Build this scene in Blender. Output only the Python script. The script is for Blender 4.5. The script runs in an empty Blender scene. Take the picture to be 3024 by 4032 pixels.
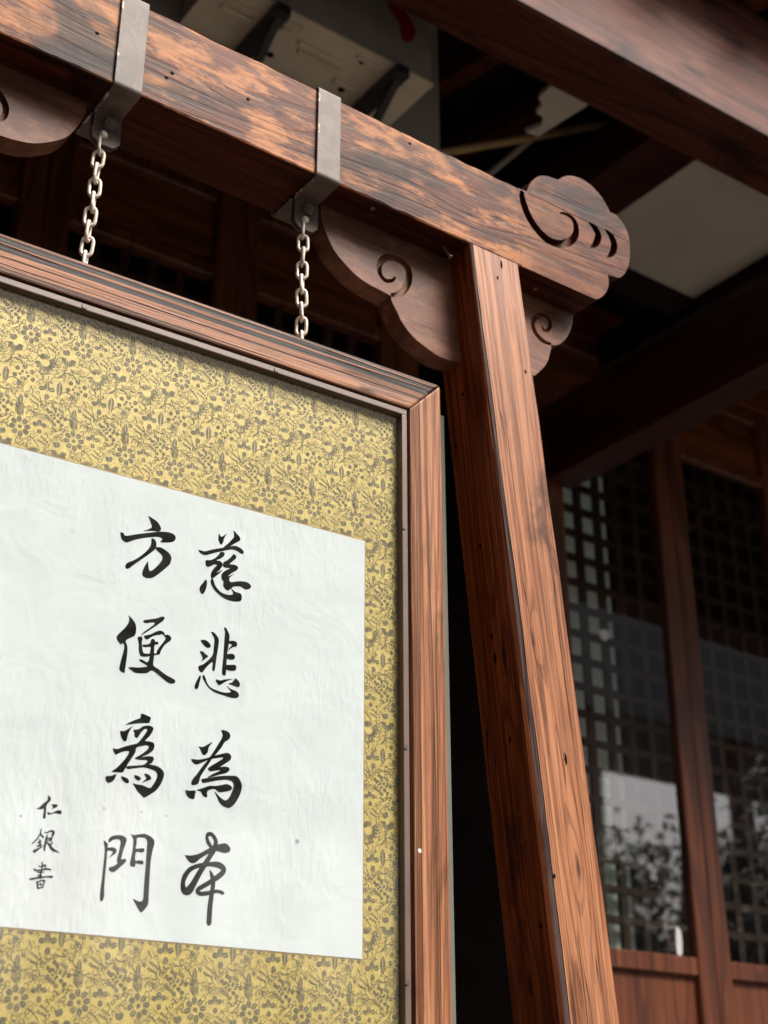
import bpy, bmesh, math, random
from mathutils import Vector, Matrix, noise

random.seed(7)
sc = bpy.context.scene
col = sc.collection
R = math.radians

# ---------------------------------------------------------------- camera
cam_d = bpy.data.cameras.new('camera')
cam = bpy.data.objects.new('camera', cam_d)
col.objects.link(cam)
cam_d.sensor_fit = 'HORIZONTAL'
cam_d.sensor_width = 36.0
cam_d.lens = 36.0 * 5590.0 / 3024.0
cam_d.clip_start = 0.05
cam_d.clip_end = 500.0
cam.location = (0.0, 0.0, 1.5)
cam.rotation_euler = (R(90 + 24.8), 0.0, R(53.943 - 90.0))
cam_d.dof.use_dof = True
cam_d.dof.focus_distance = 2.02
cam_d.dof.aperture_fstop = 7.2
cam_d.dof.aperture_blades = 0
sc.camera = cam

# ---------------------------------------------------------------- sky and sun (soft, bright overcast)
SUN_EL, SUN_AZ = 52.0, 150.0            # azimuth clockwise from +Y
world = bpy.data.worlds.new('World')
sc.world = world
world.use_nodes = True
wn = world.node_tree.nodes
bg = wn['Background']
sky = wn.new('ShaderNodeTexSky')
sky.sky_type = 'NISHITA'
sky.sun_disc = False
sky.sun_elevation = R(SUN_EL)
sky.sun_rotation = R(SUN_AZ)
sky.air_density = 1.0
sky.dust_density = 6.0
sky.ozone_density = 0.6
world.node_tree.links.new(sky.outputs[0], bg.inputs[0])
bg.inputs[1].default_value = 0.085
sun_d = bpy.data.lights.new('sun', 'SUN')
sun_d.energy = 2.3
sun_d.angle = R(28)
sun_d.color = (1.0, 0.965, 0.92)
sun = bpy.data.objects.new('sun', sun_d)
col.objects.link(sun)
_s = Vector((math.sin(R(SUN_AZ)) * math.cos(R(SUN_EL)), math.cos(R(SUN_AZ)) * math.cos(R(SUN_EL)), math.sin(R(SUN_EL))))
sun.rotation_euler = _s.to_track_quat('Z', 'Y').to_euler()
sun.location = _s * 30

sc.view_settings.view_transform = 'Standard'
sc.view_settings.look = 'None'
sc.view_settings.exposure = 1.22
sc.view_settings.gamma = 1.0
sc.view_settings.use_curve_mapping = False
sc.render.engine = 'CYCLES'
sc.cycles.use_denoising = True
sc.cycles.max_bounces = 6
sc.cycles.diffuse_bounces = 3
sc.cycles.glossy_bounces = 3
sc.cycles.transparent_max_bounces = 12
sc.cycles.caustics_reflective = False
sc.cycles.caustics_refractive = False

# ---------------------------------------------------------------- helpers: materials
class NT:
    def __init__(self, name):
        self.m = bpy.data.materials.new(name)
        self.m.use_nodes = True
        self.t = self.m.node_tree
        self.bsdf = self.t.nodes['Principled BSDF']
        self.out = self.t.nodes['Material Output']
    def n(self, typ, **kw):
        nd = self.t.nodes.new('ShaderNode' + typ)
        for k, v in kw.items():
            setattr(nd, k, v)
        return nd
    def put(self, sock, v):
        if isinstance(v, bpy.types.NodeSocket):
            self.t.links.new(v, sock)
        elif isinstance(v, (tuple, list)) and len(v) == 3 and len(sock.default_value) == 4:
            sock.default_value = (*v, 1.0)
        else:
            sock.default_value = v
    def math(self, op, a, b=0.0, clamp=False):
        nd = self.n('Math', operation=op, use_clamp=clamp)
        self.put(nd.inputs[0], a); self.put(nd.inputs[1], b)
        return nd.outputs[0]
    def vmath(self, op, a, b):
        nd = self.n('VectorMath', operation=op)
        self.put(nd.inputs[0], a); self.put(nd.inputs[1], b)
        return nd.outputs[0]
    def mix(self, f, a, b, mode='MIX'):
        nd = self.n('MixRGB', blend_type=mode)
        self.put(nd.inputs[0], f); self.put(nd.inputs[1], a); self.put(nd.inputs[2], b)
        return nd.outputs[0]
    def noise(self, v, scale, detail=4.0, rough=0.5, dist=0.0):
        nd = self.n('TexNoise')
        self.put(nd.inputs['Vector'], v)
        nd.inputs['Scale'].default_value = scale
        nd.inputs['Detail'].default_value = detail
        nd.inputs['Roughness'].default_value = rough
        nd.inputs['Distortion'].default_value = dist
        return nd.outputs[0]
    def step(self, v, lo, hi):
        nd = self.n('MapRange', interpolation_type='SMOOTHSTEP')
        self.put(nd.inputs[0], v)
        nd.inputs[1].default_value = lo; nd.inputs[2].default_value = hi
        return nd.outputs[0]
    def coord(self, kind='Object', rand=False):
        tc = self.n('TexCoord')
        v = tc.outputs[kind]
        if rand:
            oi = self.n('ObjectInfo')
            cb = self.n('CombineXYZ')
            for i, k in enumerate((37.1, 91.7, 13.3)):
                self.put(cb.inputs[i], self.math('MULTIPLY', oi.outputs['Random'], k))
            v = self.vmath('ADD', v, cb.outputs[0])
        return v
    def bump(self, h, strength, dist=0.002):
        b = self.n('Bump')
        b.inputs['Strength'].default_value = strength
        b.inputs['Distance'].default_value = dist
        self.put(b.inputs['Height'], h)
        self.put(self.bsdf.inputs['Normal'], b.outputs[0])
    def fin(self, colr, rough=0.5, spec=0.5, metal=0.0):
        self.put(self.bsdf.inputs['Base Color'], colr)
        self.put(self.bsdf.inputs['Roughness'], rough)
        self.bsdf.inputs['Specular IOR Level'].default_value = spec
        self.put(self.bsdf.inputs['Metallic'], metal)
        return self.m

def srgb(r, g, b):
    f = lambda c: c / 12.92 if c <= 0.04045 else ((c + 0.055) / 1.055) ** 2.4
    return (f(r / 255), f(g / 255), f(b / 255))

def wood(name, axis, dark, mid, light, ring=9.0, ringscale=7.0, along=0.09, streak=120.0, streakamt=0.7, fine=0.5, ringamt=0.5,
         patch=None, stain=(0.62, 0.78, 0.5), groove=None, rough=0.5, spec=0.45, bump=0.35, rand=True, knots=0.0, cracks=0.0, wear_and_shade=False, shade_tint=None, knot_at=(), fade_x=None):
    """Solid-wood shader: growth rings that run along one axis, pale and dark fibre, worn patches, stains and open grain."""
    k = NT(name)
    p = k.coord('Object', rand)
    def st(f): return tuple(f if i == axis else 1.0 for i in range(3))
    def sv(f): return k.vmath('MULTIPLY', p, st(f))
    q = sv(along)
    base = k.noise(q, ringscale, 2.0, 0.45, 0.35)
    core = 0.0
    if knot_at:
        raw = k.n('TexCoord').outputs['Object']
        kn = k.math('MULTIPLY', k.noise(raw, 60.0, 1.0), 0.25)
    for kx_, ky_, kz_, kr in knot_at:                                # grown-in knots bend the rings round them
        rel = k.vmath('MULTIPLY', k.vmath('SUBTRACT', raw, (kx_, ky_, kz_)), tuple((0.22 if i == axis else 1.0) / kr for i in range(3)))
        ln = k.n('VectorMath', operation='LENGTH'); k.put(ln.inputs[0], rel)
        dd = k.math('ADD', ln.outputs['Value'], kn)
        base = k.math('ADD', base, k.math('MULTIPLY', k.math('EXPONENT', k.math('MULTIPLY', k.math('MULTIPLY', dd, dd), -0.22)), 0.05))
        core = k.math('MAXIMUM', core, k.math('SUBTRACT', 1.0, k.step(dd, 0.25, 0.85)))
    sn = k.math('SINE', k.math('MULTIPLY', base, ring * 6.2832))
    late = k.step(sn, 0.45, 0.9)                                    # late wood lines
    fib = k.noise(sv(0.018), streak, 4.0, 0.6, 0.12)                # fibre about 3 mm wide
    fib2 = k.noise(sv(0.03), streak * 2.6, 3.0, 0.6, 0.1)           # finer fibre
    wide = k.noise(sv(along * 0.8), ringscale * 3.6, 3.0, 0.55, 0.2)
    c = k.mix(k.step(wide, 0.32, 0.68), mid, tuple((a + b) / 2 for a, b in zip(mid, light)))
    c = k.mix(k.math('MULTIPLY', k.step(fib, 0.49, 0.62), streakamt), c, light)
    c = k.mix(k.math('MULTIPLY', late, ringamt), c, dark)
    c = k.mix(k.math('MULTIPLY', k.step(fib, 0.47, 0.36), fine), c, dark)
    c = k.mix(k.math('MULTIPLY', k.step(fib2, 0.49, 0.40), fine * 0.7), c, dark)
    front_face = 1.0
    if wear_and_shade:                                                  # worn patches on faces towards the court, painted shade on the rest
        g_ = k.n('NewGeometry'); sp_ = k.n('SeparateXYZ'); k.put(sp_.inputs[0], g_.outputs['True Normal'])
        front_face = k.step(k.math('MULTIPLY', sp_.outputs[1], -1.0), 0.5, 0.8)
    if patch:
        pc, amt, lo, hi, psc, pst = patch
        pn = k.noise(sv(pst), psc, 6.0, 0.68, 0.1)
        cl = k.noise(sv(0.7), psc * 0.28, 2.0, 0.5)
        pn2 = k.math('ADD', k.math('MULTIPLY', pn, 0.62), k.math('ADD', k.math('MULTIPLY', cl, 0.28), k.math('MULTIPLY', fib, 0.10)))
        pm = k.math('MULTIPLY', k.step(pn2, lo, hi), front_face)
        if fade_x:
            sx_ = k.n('SeparateXYZ'); k.put(sx_.inputs[0], k.n('TexCoord').outputs['Object'])
            pm = k.math('MULTIPLY', pm, k.math('SUBTRACT', 1.0, k.math('MULTIPLY', k.step(sx_.outputs[0], fade_x, fade_x + 0.12), 0.8)))
        pcol = k.mix(k.math('MULTIPLY', late, 0.4), pc, tuple(0.62 * a for a in pc))
        pcol = k.mix(k.math('MULTIPLY', k.step(fib2, 0.52, 0.36), 0.35), pcol, tuple(0.55 * a for a in pc))
        c = k.mix(k.math('MULTIPLY', pm, amt), c, pcol)
    if shade_tint:                                                   # shade painted into the colour of faces turned from the court
        c = k.mix(k.math('SUBTRACT', 1.0, front_face), c, k.mix(1.0, c, shade_tint, 'MULTIPLY'))
    sn2 = k.noise(sv(0.45), 6.5, 5.0, 0.62, 0.5)
    c = k.mix(k.math('MULTIPLY', k.step(sn2, stain[0], stain[1]), stain[2]), c, tuple(0.25 * a for a in dark))
    if knot_at:
        c = k.mix(k.math('MULTIPLY', core, 0.8), c, tuple(0.22 * a for a in dark))
    h = k.math('ADD', k.math('MULTIPLY', fib, 0.9), k.math('ADD', k.math('MULTIPLY', fib2, 0.4), k.math('MULTIPLY', late, -0.35)))
    if groove:
        gs, ga, glo, ghi = groove
        g = k.noise(sv(0.006), gs, 2.0, 0.5, 0.15)
        env = k.step(k.noise(sv(0.05), ringscale * 1.3, 2.0, 0.5, 0.2), 0.4, 0.58)
        gm = k.math('MULTIPLY', k.step(g, glo, ghi), k.math('ADD', 0.3, k.math('MULTIPLY', env, 0.7)))
        c = k.mix(k.math('MULTIPLY', gm, ga), c, tuple(0.15 * a for a in dark))
        h = k.math('SUBTRACT', h, k.math('MULTIPLY', gm, 1.8))
    if cracks:
        g = k.noise(sv(0.035), 26.0, 3.0, 0.55, 0.15)
        d = k.math('ABSOLUTE', k.math('SUBTRACT', g, 0.55))
        env = k.step(k.noise(k.vmath('MULTIPLY', p, (3.0, 3.0, 3.0)), 1.7, 2.0), 0.5, 0.62)
        cm = k.math('MULTIPLY', k.math('SUBTRACT', 1.0, k.step(d, 0.001, 0.008)), env)
        c = k.mix(k.math('MULTIPLY', cm, cracks), c, (0.006, 0.004, 0.004))
        h = k.math('SUBTRACT', h, k.math('MULTIPLY', cm, 2.5))
    if knots:                                                        # pin holes and bruises, only here and there
        vo = k.n('TexVoronoi'); vo.inputs['Scale'].default_value = 16.0
        k.put(vo.inputs['Vector'], k.vmath('ADD', sv(0.6), (0.0, 0.03, 0.0)))
        sep = k.n('SeparateColor'); k.put(sep.inputs[0], vo.outputs['Color'])
        on = k.math('GREATER_THAN', sep.outputs[0], 0.8)
        dm = k.math('MULTIPLY', on, k.math('SUBTRACT', 1.0, k.step(vo.outputs['Distance'], 0.03, 0.07)))
        c = k.mix(k.math('MULTIPLY', dm, knots), c, (0.010, 0.007, 0.006))
        h = k.math('SUBTRACT', h, k.math('MULTIPLY', dm, 1.5))
    k.bump(h, bump, 0.0018)
    ro = k.math('ADD', rough - 0.10, k.math('MULTIPLY', fib, 0.24))
    return k.fin(c, ro, spec)

def plain(name, c, rough=0.6, var=0.25, scale=8.0, spec=0.4, metal=0.0, bump=0.0, bscale=60.0, rand=True):
    k = NT(name)
    p = k.coord('Object', rand)
    n = k.noise(p, scale, 6.0, 0.6)
    cc = k.mix(k.step(n, 0.3, 0.7), tuple(a * (1 - var) for a in c), tuple(min(1.0, a * (1 + var)) for a in c))
    if bump:
        k.bump(k.noise(p, bscale, 5.0, 0.6), bump, 0.002)
    return k.fin(cc, rough, spec, metal)

# ---------------------------------------------------------------- helpers: objects
def link(o, parent=None, local=False):
    col.objects.link(o)
    if parent is not None:
        o.parent = parent
        if not local:
            o.matrix_parent_inverse = WM[parent.name].inverted()
    WM[o.name] = Matrix.LocRotScale(o.location, o.rotation_euler, o.scale) if (parent is None or not local) else \
        WM[parent.name] @ Matrix.LocRotScale(o.location, o.rotation_euler, o.scale)
    return o
WM = {}

def empty(name, loc, rz=0.0):
    o = bpy.data.objects.new(name, None)
    o.empty_display_size = 0.1
    o.location = loc; o.rotation_euler = (0, 0, rz)
    return link(o)

def tag(o, label=None, cat=None, group=None, kind=None):
    if label: o['label'] = label
    if cat: o['category'] = cat
    if group: o['group'] = group
    if kind: o['kind'] = kind
    return o

def mobj(name, me, mat, parent=None, loc=(0, 0, 0), rot=(0, 0, 0), local=False, smooth=False):
    o = bpy.data.objects.new(name, me)
    o.location = loc; o.rotation_euler = rot
    if mat is not None and not me.materials:
        me.materials.append(mat)
    if smooth:
        me.polygons.foreach_set('use_smooth', [True] * len(me.polygons))
    return link(o, parent, local)

def mesh(name, verts, faces):
    me = bpy.data.meshes.new(name)
    me.from_pydata([tuple(v) for v in verts], [], faces)
    me.update()
    return me

def bm_mesh(name, bm):
    bmesh.ops.recalc_face_normals(bm, faces=bm.faces)
    me = bpy.data.meshes.new(name)
    bm.to_mesh(me); bm.free()
    return me

def bm_box(bm, a, b):
    vs = [bm.verts.new((x, y, z)) for x in (a[0], b[0]) for y in (a[1], b[1]) for z in (a[2], b[2])]
    for f in ((0, 1, 3, 2), (4, 6, 7, 5), (0, 4, 5, 1), (2, 3, 7, 6), (0, 2, 6, 4), (1, 5, 7, 3)):
        bm.faces.new([vs[i] for i in f])
    return vs

def box(name, a, b, mat, parent=None, bev=0.0, local=False):
    """An axis-aligned board from corner a to corner b, its origin at its centre."""
    a = Vector(a); b = Vector(b); c = (a + b) / 2
    bm = bmesh.new()
    bm_box(bm, a - c, b - c)
    if bev:
        bmesh.ops.bevel(bm, geom=bm.edges[:], offset=bev, segments=2, affect='EDGES', profile=0.6)
    return mobj(name, bm_mesh(name, bm), mat, parent, c, local=local)

def tube_mesh(name, path, r, n=10, closed=False):
    verts, faces = [], []
    m = len(path)
    path = [Vector(p) for p in path]
    for i, p in enumerate(path):
        t = (path[(i + 1) % m] - path[i - 1]) if closed else (path[min(i + 1, m - 1)] - path[max(i - 1, 0)])
        t.normalize()
        a = t.orthogonal().normalized() if i == 0 else (pa - t * pa.dot(t)).normalized()
        pa = a
        b = t.cross(a)
        rr = r[i] if isinstance(r, (list, tuple)) else r
        for k in range(n):
            an = 2 * math.pi * k / n
            verts.append(p + a * (rr * math.cos(an)) + b * (rr * math.sin(an)))
    for i in range(m if closed else m - 1):
        for k in range(n):
            j = (i + 1) % m
            faces.append((i * n + k, i * n + (k + 1) % n, j * n + (k + 1) % n, j * n + k))
    if not closed:
        faces.append(tuple(range(n))[::-1]); faces.append(tuple((m - 1) * n + k for k in range(n)))
    return mesh(name, verts, faces)

def loft(name, rings):
    """Closed solid through a list of rings with the same number of points."""
    n = len(rings[0]); verts = [p for r in rings for p in r]; faces = []
    for i in range(len(rings) - 1):
        for k in range(n):
            k2 = (k + 1) % n
            faces.append((i * n + k, i * n + k2, (i + 1) * n + k2, (i + 1) * n + k))
    bm = bmesh.new()
    vs = [bm.verts.new(p) for p in verts]
    for f in faces: bm.faces.new([vs[i] for i in f])
    bm.faces.new([vs[i] for i in range(n)]); bm.faces.new([vs[(len(rings) - 1) * n + i] for i in range(n)])
    return bm_mesh(name, bm)

def nums(s): return [float(t) for t in s.split()]
def pairs(s, k=1e-4):
    v = nums(s); return [(v[i] * k, v[i + 1] * k) for i in range(0, len(v), 2)]
def triples(s, k=1e-4):
    v = nums(s); return [(v[i] * k, v[i + 1] * k, v[i + 2] * k) for i in range(0, len(v), 3)]

def spline(pts, closed, sub=4):
    """Catmull-Rom through the points (any dimension)."""
    n = len(pts); out = []
    rng = range(n) if closed else range(n - 1)
    for i in rng:
        g = lambda j: pts[j % n] if closed else pts[max(0, min(n - 1, j))]
        p0, p1, p2, p3 = g(i - 1), g(i), g(i + 1), g(i + 2)
        for s in range(sub):
            t = s / sub
            out.append(tuple(0.5 * (2 * b + (c - a) * t + (2 * a - 5 * b + 4 * c - d) * t * t + (3 * b - a - 3 * c + d) * t ** 3)
                             for a, b, c, d in zip(p0, p1, p2, p3)))
    if not closed: out.append(tuple(pts[-1]))
    return out

def stroke_quads(pts, cap=True):
    """Left and right outline of a brush stroke whose points carry a width."""
    L, Rr = [], []
    for i, (x, y, w) in enumerate(pts):
        a = pts[max(i - 1, 0)]; b = pts[min(i + 1, len(pts) - 1)]
        dx, dy = b[0] - a[0], b[1] - a[1]
        l = math.hypot(dx, dy) or 1e-9
        nx, ny = -dy / l * w / 2, dx / l * w / 2
        L.append((x + nx, y + ny)); Rr.append((x - nx, y - ny))
    return L, Rr

def extrude_xz(name, outline, y0, y1, bev=0.0):
    """A plate: outline in x/z, thickness from y0 to y1."""
    bm = bmesh.new()
    a = [bm.verts.new((x, y0, z)) for x, z in outline]
    b = [bm.verts.new((x, y1, z)) for x, z in outline]
    n = len(a)
    f0 = bm.faces.new(a); f1 = bm.faces.new(b[::-1])
    for i in range(n):
        bm.faces.new((a[i], b[i], b[(i + 1) % n], a[(i + 1) % n]))
    bmesh.ops.recalc_face_normals(bm, faces=bm.faces)
    if bev:
        ed = list(f0.edges) + list(f1.edges)
        bmesh.ops.bevel(bm, geom=ed, offset=bev, segments=2, affect='EDGES', profile=0.6)
    return bm_mesh(name, bm)

def stroke_solid(name, pts, y0, y1):
    L, Rr = stroke_quads(pts)
    return extrude_xz(name, L + Rr[::-1], y0, y1)

def carve(o, cutters, skip_x=None):
    """Cut real grooves into a carved part."""
    tmp = []
    for c in cutters:
        t = bpy.data.objects.new('cutter', c); col.objects.link(t); tmp.append(t)
        t.location = o.location
        md = o.modifiers.new('cut', 'BOOLEAN'); md.operation = 'DIFFERENCE'; md.solver = 'EXACT'; md.use_self = True; md.object = t
    bpy.context.view_layer.update()
    dg = bpy.context.evaluated_depsgraph_get()
    me = bpy.data.meshes.new_from_object(o.evaluated_get(dg))
    if len(me.vertices) < 20:
        for md in o.modifiers: md.solver = 'FAST'
        bpy.context.view_layer.update()
        me = bpy.data.meshes.new_from_object(o.evaluated_get(bpy.context.evaluated_depsgraph_get()))
    o.modifiers.clear()
    old = o.data; o.data = me; me.name = old.name
    for t in tmp:
        d = t.data; bpy.data.objects.remove(t); bpy.data.meshes.remove(d)
    bpy.data.meshes.remove(old)
    bm = bmesh.new(); bm.from_mesh(me)
    bmesh.ops.remove_doubles(bm, verts=bm.verts, dist=0.0002)
    ed = [e for e in bm.edges if len(e.link_faces) == 2 and e.calc_face_angle(0) > 0.9 and not (skip_x and all(abs(v.co.x - skip_x) < 0.0005 for v in e.verts))]
    bmesh.ops.bevel(bm, geom=ed, offset=0.0013, segments=1, affect='EDGES', clamp_overlap=True)
    bm.to_mesh(me); bm.free()

def nz(x, y=0.0, z=0.0): return noise.noise((x, y, z))

# ---------------------------------------------------------------- materials
M = {}
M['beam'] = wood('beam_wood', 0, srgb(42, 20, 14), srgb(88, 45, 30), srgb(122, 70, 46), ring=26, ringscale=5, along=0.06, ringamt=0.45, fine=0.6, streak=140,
                 patch=(srgb(186, 124, 76), 0.85, 0.465, 0.555, 30.0, 0.32), stain=(0.53, 0.66, 0.85), rough=0.5, spec=0.15, bump=0.45, rand=False, knots=0.6, wear_and_shade=True, fade_x=1.33, shade_tint=(0.65, 0.5, 0.4),
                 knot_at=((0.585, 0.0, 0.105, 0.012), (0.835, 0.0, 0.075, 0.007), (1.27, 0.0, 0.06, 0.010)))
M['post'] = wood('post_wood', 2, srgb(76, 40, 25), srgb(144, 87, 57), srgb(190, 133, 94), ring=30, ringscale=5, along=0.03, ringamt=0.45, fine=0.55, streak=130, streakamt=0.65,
                 patch=(srgb(184, 128, 94), 0.4, 0.48, 0.58, 20.0, 0.08), stain=(0.54, 0.68, 0.75), rough=0.38, spec=0.35, bump=0.6, cracks=0.9, knots=0.8, wear_and_shade=True, shade_tint=(0.78, 0.47, 0.24),
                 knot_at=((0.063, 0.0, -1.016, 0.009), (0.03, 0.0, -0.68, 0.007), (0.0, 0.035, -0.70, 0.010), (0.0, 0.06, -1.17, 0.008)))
M['bracket'] = wood('bracket_wood', 0, srgb(62, 37, 28), srgb(110, 73, 58), srgb(132, 92, 74), ring=4, ringscale=6, along=0.25, ringamt=0.25, fine=0.3, streak=70, streakamt=0.4,
                    patch=(srgb(150, 106, 82), 0.7, 0.48, 0.58, 26.0, 0.6), stain=(0.55, 0.72, 0.6), rough=0.5, spec=0.25, bump=0.3)
M['rail_x'] = wood('frame_wood_level', 0, srgb(60, 34, 24), srgb(136, 88, 63), srgb(186, 134, 100), ring=6, ringscale=16, along=0.05, ringamt=0.4, fine=0.6, streak=150, streakamt=0.6,
                   groove=(95.0, 1.0, 0.52, 0.56), stain=(0.60, 0.76, 0.55), rough=0.5, spec=0.25, bump=0.7, knot_at=((0.276, 0.0, -0.022, 0.006),))
M['rail_z'] = wood('frame_wood_upright', 2, srgb(80, 45, 29), srgb(148, 95, 65), srgb(194, 140, 101), ring=24, ringscale=10, along=0.03, ringamt=0.4, fine=0.5, streak=130, streakamt=0.65,
                   groove=(90.0, 0.45, 0.57, 0.61), stain=(0.58, 0.72, 0.65), rough=0.5, spec=0.25, bump=0.6)
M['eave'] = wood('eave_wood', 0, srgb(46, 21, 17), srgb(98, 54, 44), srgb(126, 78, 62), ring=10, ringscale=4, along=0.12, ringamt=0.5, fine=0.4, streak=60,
                 patch=(srgb(140, 92, 74), 0.6, 0.50, 0.62, 9.0, 0.35), stain=(0.55, 0.70, 0.8), rough=0.55, spec=0.2, bump=0.35, wear_and_shade=True, shade_tint=(0.75, 0.6, 0.5), knot_at=((0.05, 0.0, 0.12, 0.03), (-0.6, 0.0, 0.3, 0.03), (0.75, 0.0, 0.2, 0.03)))
M['dark_wood_x'] = wood('hall_wood_level', 0, srgb(42, 20, 11), srgb(120, 62, 30), srgb(154, 84, 40), ring=6, ringscale=4, along=0.12, ringamt=0.5, fine=0.3, streak=50, rough=0.42, bump=0.15)
M['dark_wood_z'] = wood('hall_wood_upright', 2, srgb(42, 20, 13), srgb(108, 58, 36), srgb(138, 78, 47), ring=6, ringscale=5, along=0.1, ringamt=0.5, fine=0.3, streak=50, rough=0.42, bump=0.15)
M['tie'] = wood('tie_beam_wood', 1, srgb(28, 11, 9), srgb(64, 25, 18), srgb(82, 34, 23), ring=5, ringscale=4, along=0.12, ringamt=0.4, fine=0.3, streak=50, rough=0.4, bump=0.15)
M['soot'] = plain('sooty_boards', srgb(36, 24, 20), 0.75, 0.3, 3.0, 0.2)
M['lattice'] = plain('lattice_paint', srgb(66, 44, 34), 0.6, 0.3, 20.0, 0.3)
M['ceiling_panel'] = plain('ceiling_panel_paint', srgb(226, 219, 205), 0.8, 0.05, 4.0, 0.2)
M['liner'] = plain('liner_metal', srgb(112, 94, 84), 0.42, 0.14, 14.0, 0.5, 0.0, 0.08, 300)
M['gap'] = plain('joint_shadow_felt', srgb(26, 22, 22), 0.9, 0.1, 30.0, 0.1)
M['board'] = plain('backing_board_grey', srgb(112, 112, 104), 0.8, 0.06, 6.0, 0.2)
M['galv'] = plain('galvanised_steel', srgb(226, 216, 200), 0.45, 0.14, 160.0, 0.5, 0.1, 0.15, 400)
M['steel_dark'] = plain('bracket_steel', srgb(52, 50, 50), 0.5, 0.2, 20.0, 0.4)
M['casing'] = plain('casing_enamel', srgb(190, 180, 168), 0.5, 0.1, 5.0, 0.4)
M['basepan'] = plain('base_pan_enamel', srgb(236, 224, 198), 0.5, 0.1, 6.0, 0.4)
M['red'] = plain('red_paint', srgb(176, 30, 44), 0.5, 0.1, 10.0, 0.4)
M['plaster'] = plain('plaster', srgb(190, 182, 172), 0.85, 0.12, 3.0, 0.2, 0.0, 0.2, 80)
M['bamboo'] = plain('bamboo', srgb(214, 178, 124), 0.5, 0.15, 30.0, 0.4)
M['conduit'] = plain('conduit_plastic', srgb(214, 204, 186), 0.5, 0.1, 30.0, 0.4)
M['scrap'] = plain('white_paper_scrap', (0.8, 0.8, 0.78), 0.8, 0.05, 30.0, 0.2)
M['nail'] = plain('nail_steel', srgb(150, 130, 118), 0.4, 0.15, 100.0, 0.5, 0.4)
M['arris'] = wood('weathered_arris', 2, srgb(40, 34, 34), srgb(88, 70, 66), srgb(116, 94, 88), ring=8, ringscale=12, along=0.06, streak=160, fine=0.6, ringamt=0.5, rough=0.6, spec=0.3, bump=0.6)
M['bolt'] = plain('bolt_steel', srgb(128, 116, 108), 0.5, 0.2, 120.0, 0.4, 0.1)
M['strap_screw'] = plain('screw_head', srgb(96, 86, 78), 0.45, 0.15, 100.0, 0.5, 0.2)
M['hole'] = plain('hole_dark', (0.006, 0.005, 0.005), 0.95, 0.1, 30.0, 0.05)
M['stone'] = plain('terrace_stone', srgb(80, 77, 73), 0.8, 0.15, 2.0, 0.3, 0.0, 0.3, 40)
M['ground'] = plain('courtyard_paving', srgb(84, 81, 77), 0.85, 0.15, 1.0, 0.3, 0.0, 0.3, 20)
M['whitewash'] = plain('whitewash', (0.78, 0.78, 0.75), 0.85, 0.06, 1.0, 0.2)
M['rooftile'] = plain('roof_tile', srgb(40, 39, 40), 0.7, 0.25, 4.0, 0.3)

def glow_paper():
    """Window paper with a weak glow added in place of daylight from behind."""
    k = NT('glowing_window_paper')
    p = k.coord('Object')
    n = k.noise(p, 5.0, 4.0, 0.5)
    c = k.mix(n, srgb(196, 198, 184), srgb(224, 224, 212))
    k.fin(c, 0.85, 0.1)
    k.put(k.bsdf.inputs['Emission Color'], c)
    k.bsdf.inputs['Emission Strength'].default_value = 0.03  # added glow
    return k.m
M['paper_screen'] = glow_paper()

def strap_mat():
    k = NT('strap_paint')
    p = k.coord('Object', True)
    n = k.noise(p, 26.0, 6.0, 0.6)
    c = k.mix(k.step(n, 0.35, 0.65), srgb(98, 87, 80), srgb(118, 106, 98))
    drip = k.noise(k.vmath('MULTIPLY', p, (1.0, 1.0, 0.22)), 70.0, 4.0, 0.6)
    c = k.mix(k.math('MULTIPLY', k.step(drip, 0.58, 0.68), 0.3), c, srgb(134, 126, 118))
    chip = k.noise(k.vmath('MULTIPLY', p, (1.0, 1.0, 0.5)), 75.0, 6.0, 0.7)
    sx = k.n('SeparateXYZ'); k.put(sx.inputs[0], k.n('TexCoord').outputs['Object'])
    edge = k.math('SUBTRACT', 1.0, k.step(sx.outputs[0], -0.0205, -0.0165))
    cm = k.math('MULTIPLY', k.math('MULTIPLY', k.step(chip, 0.50, 0.54), edge), k.step(k.noise(p, 22.0, 2.0), 0.47, 0.53))
    c = k.mix(cm, c, srgb(216, 208, 192))
    k.bump(k.noise(p, 120.0, 4.0, 0.6), 0.15, 0.001)
    return k.fin(c, 0.55, 0.35, 0.0)
M['strap'] = strap_mat()

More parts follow.
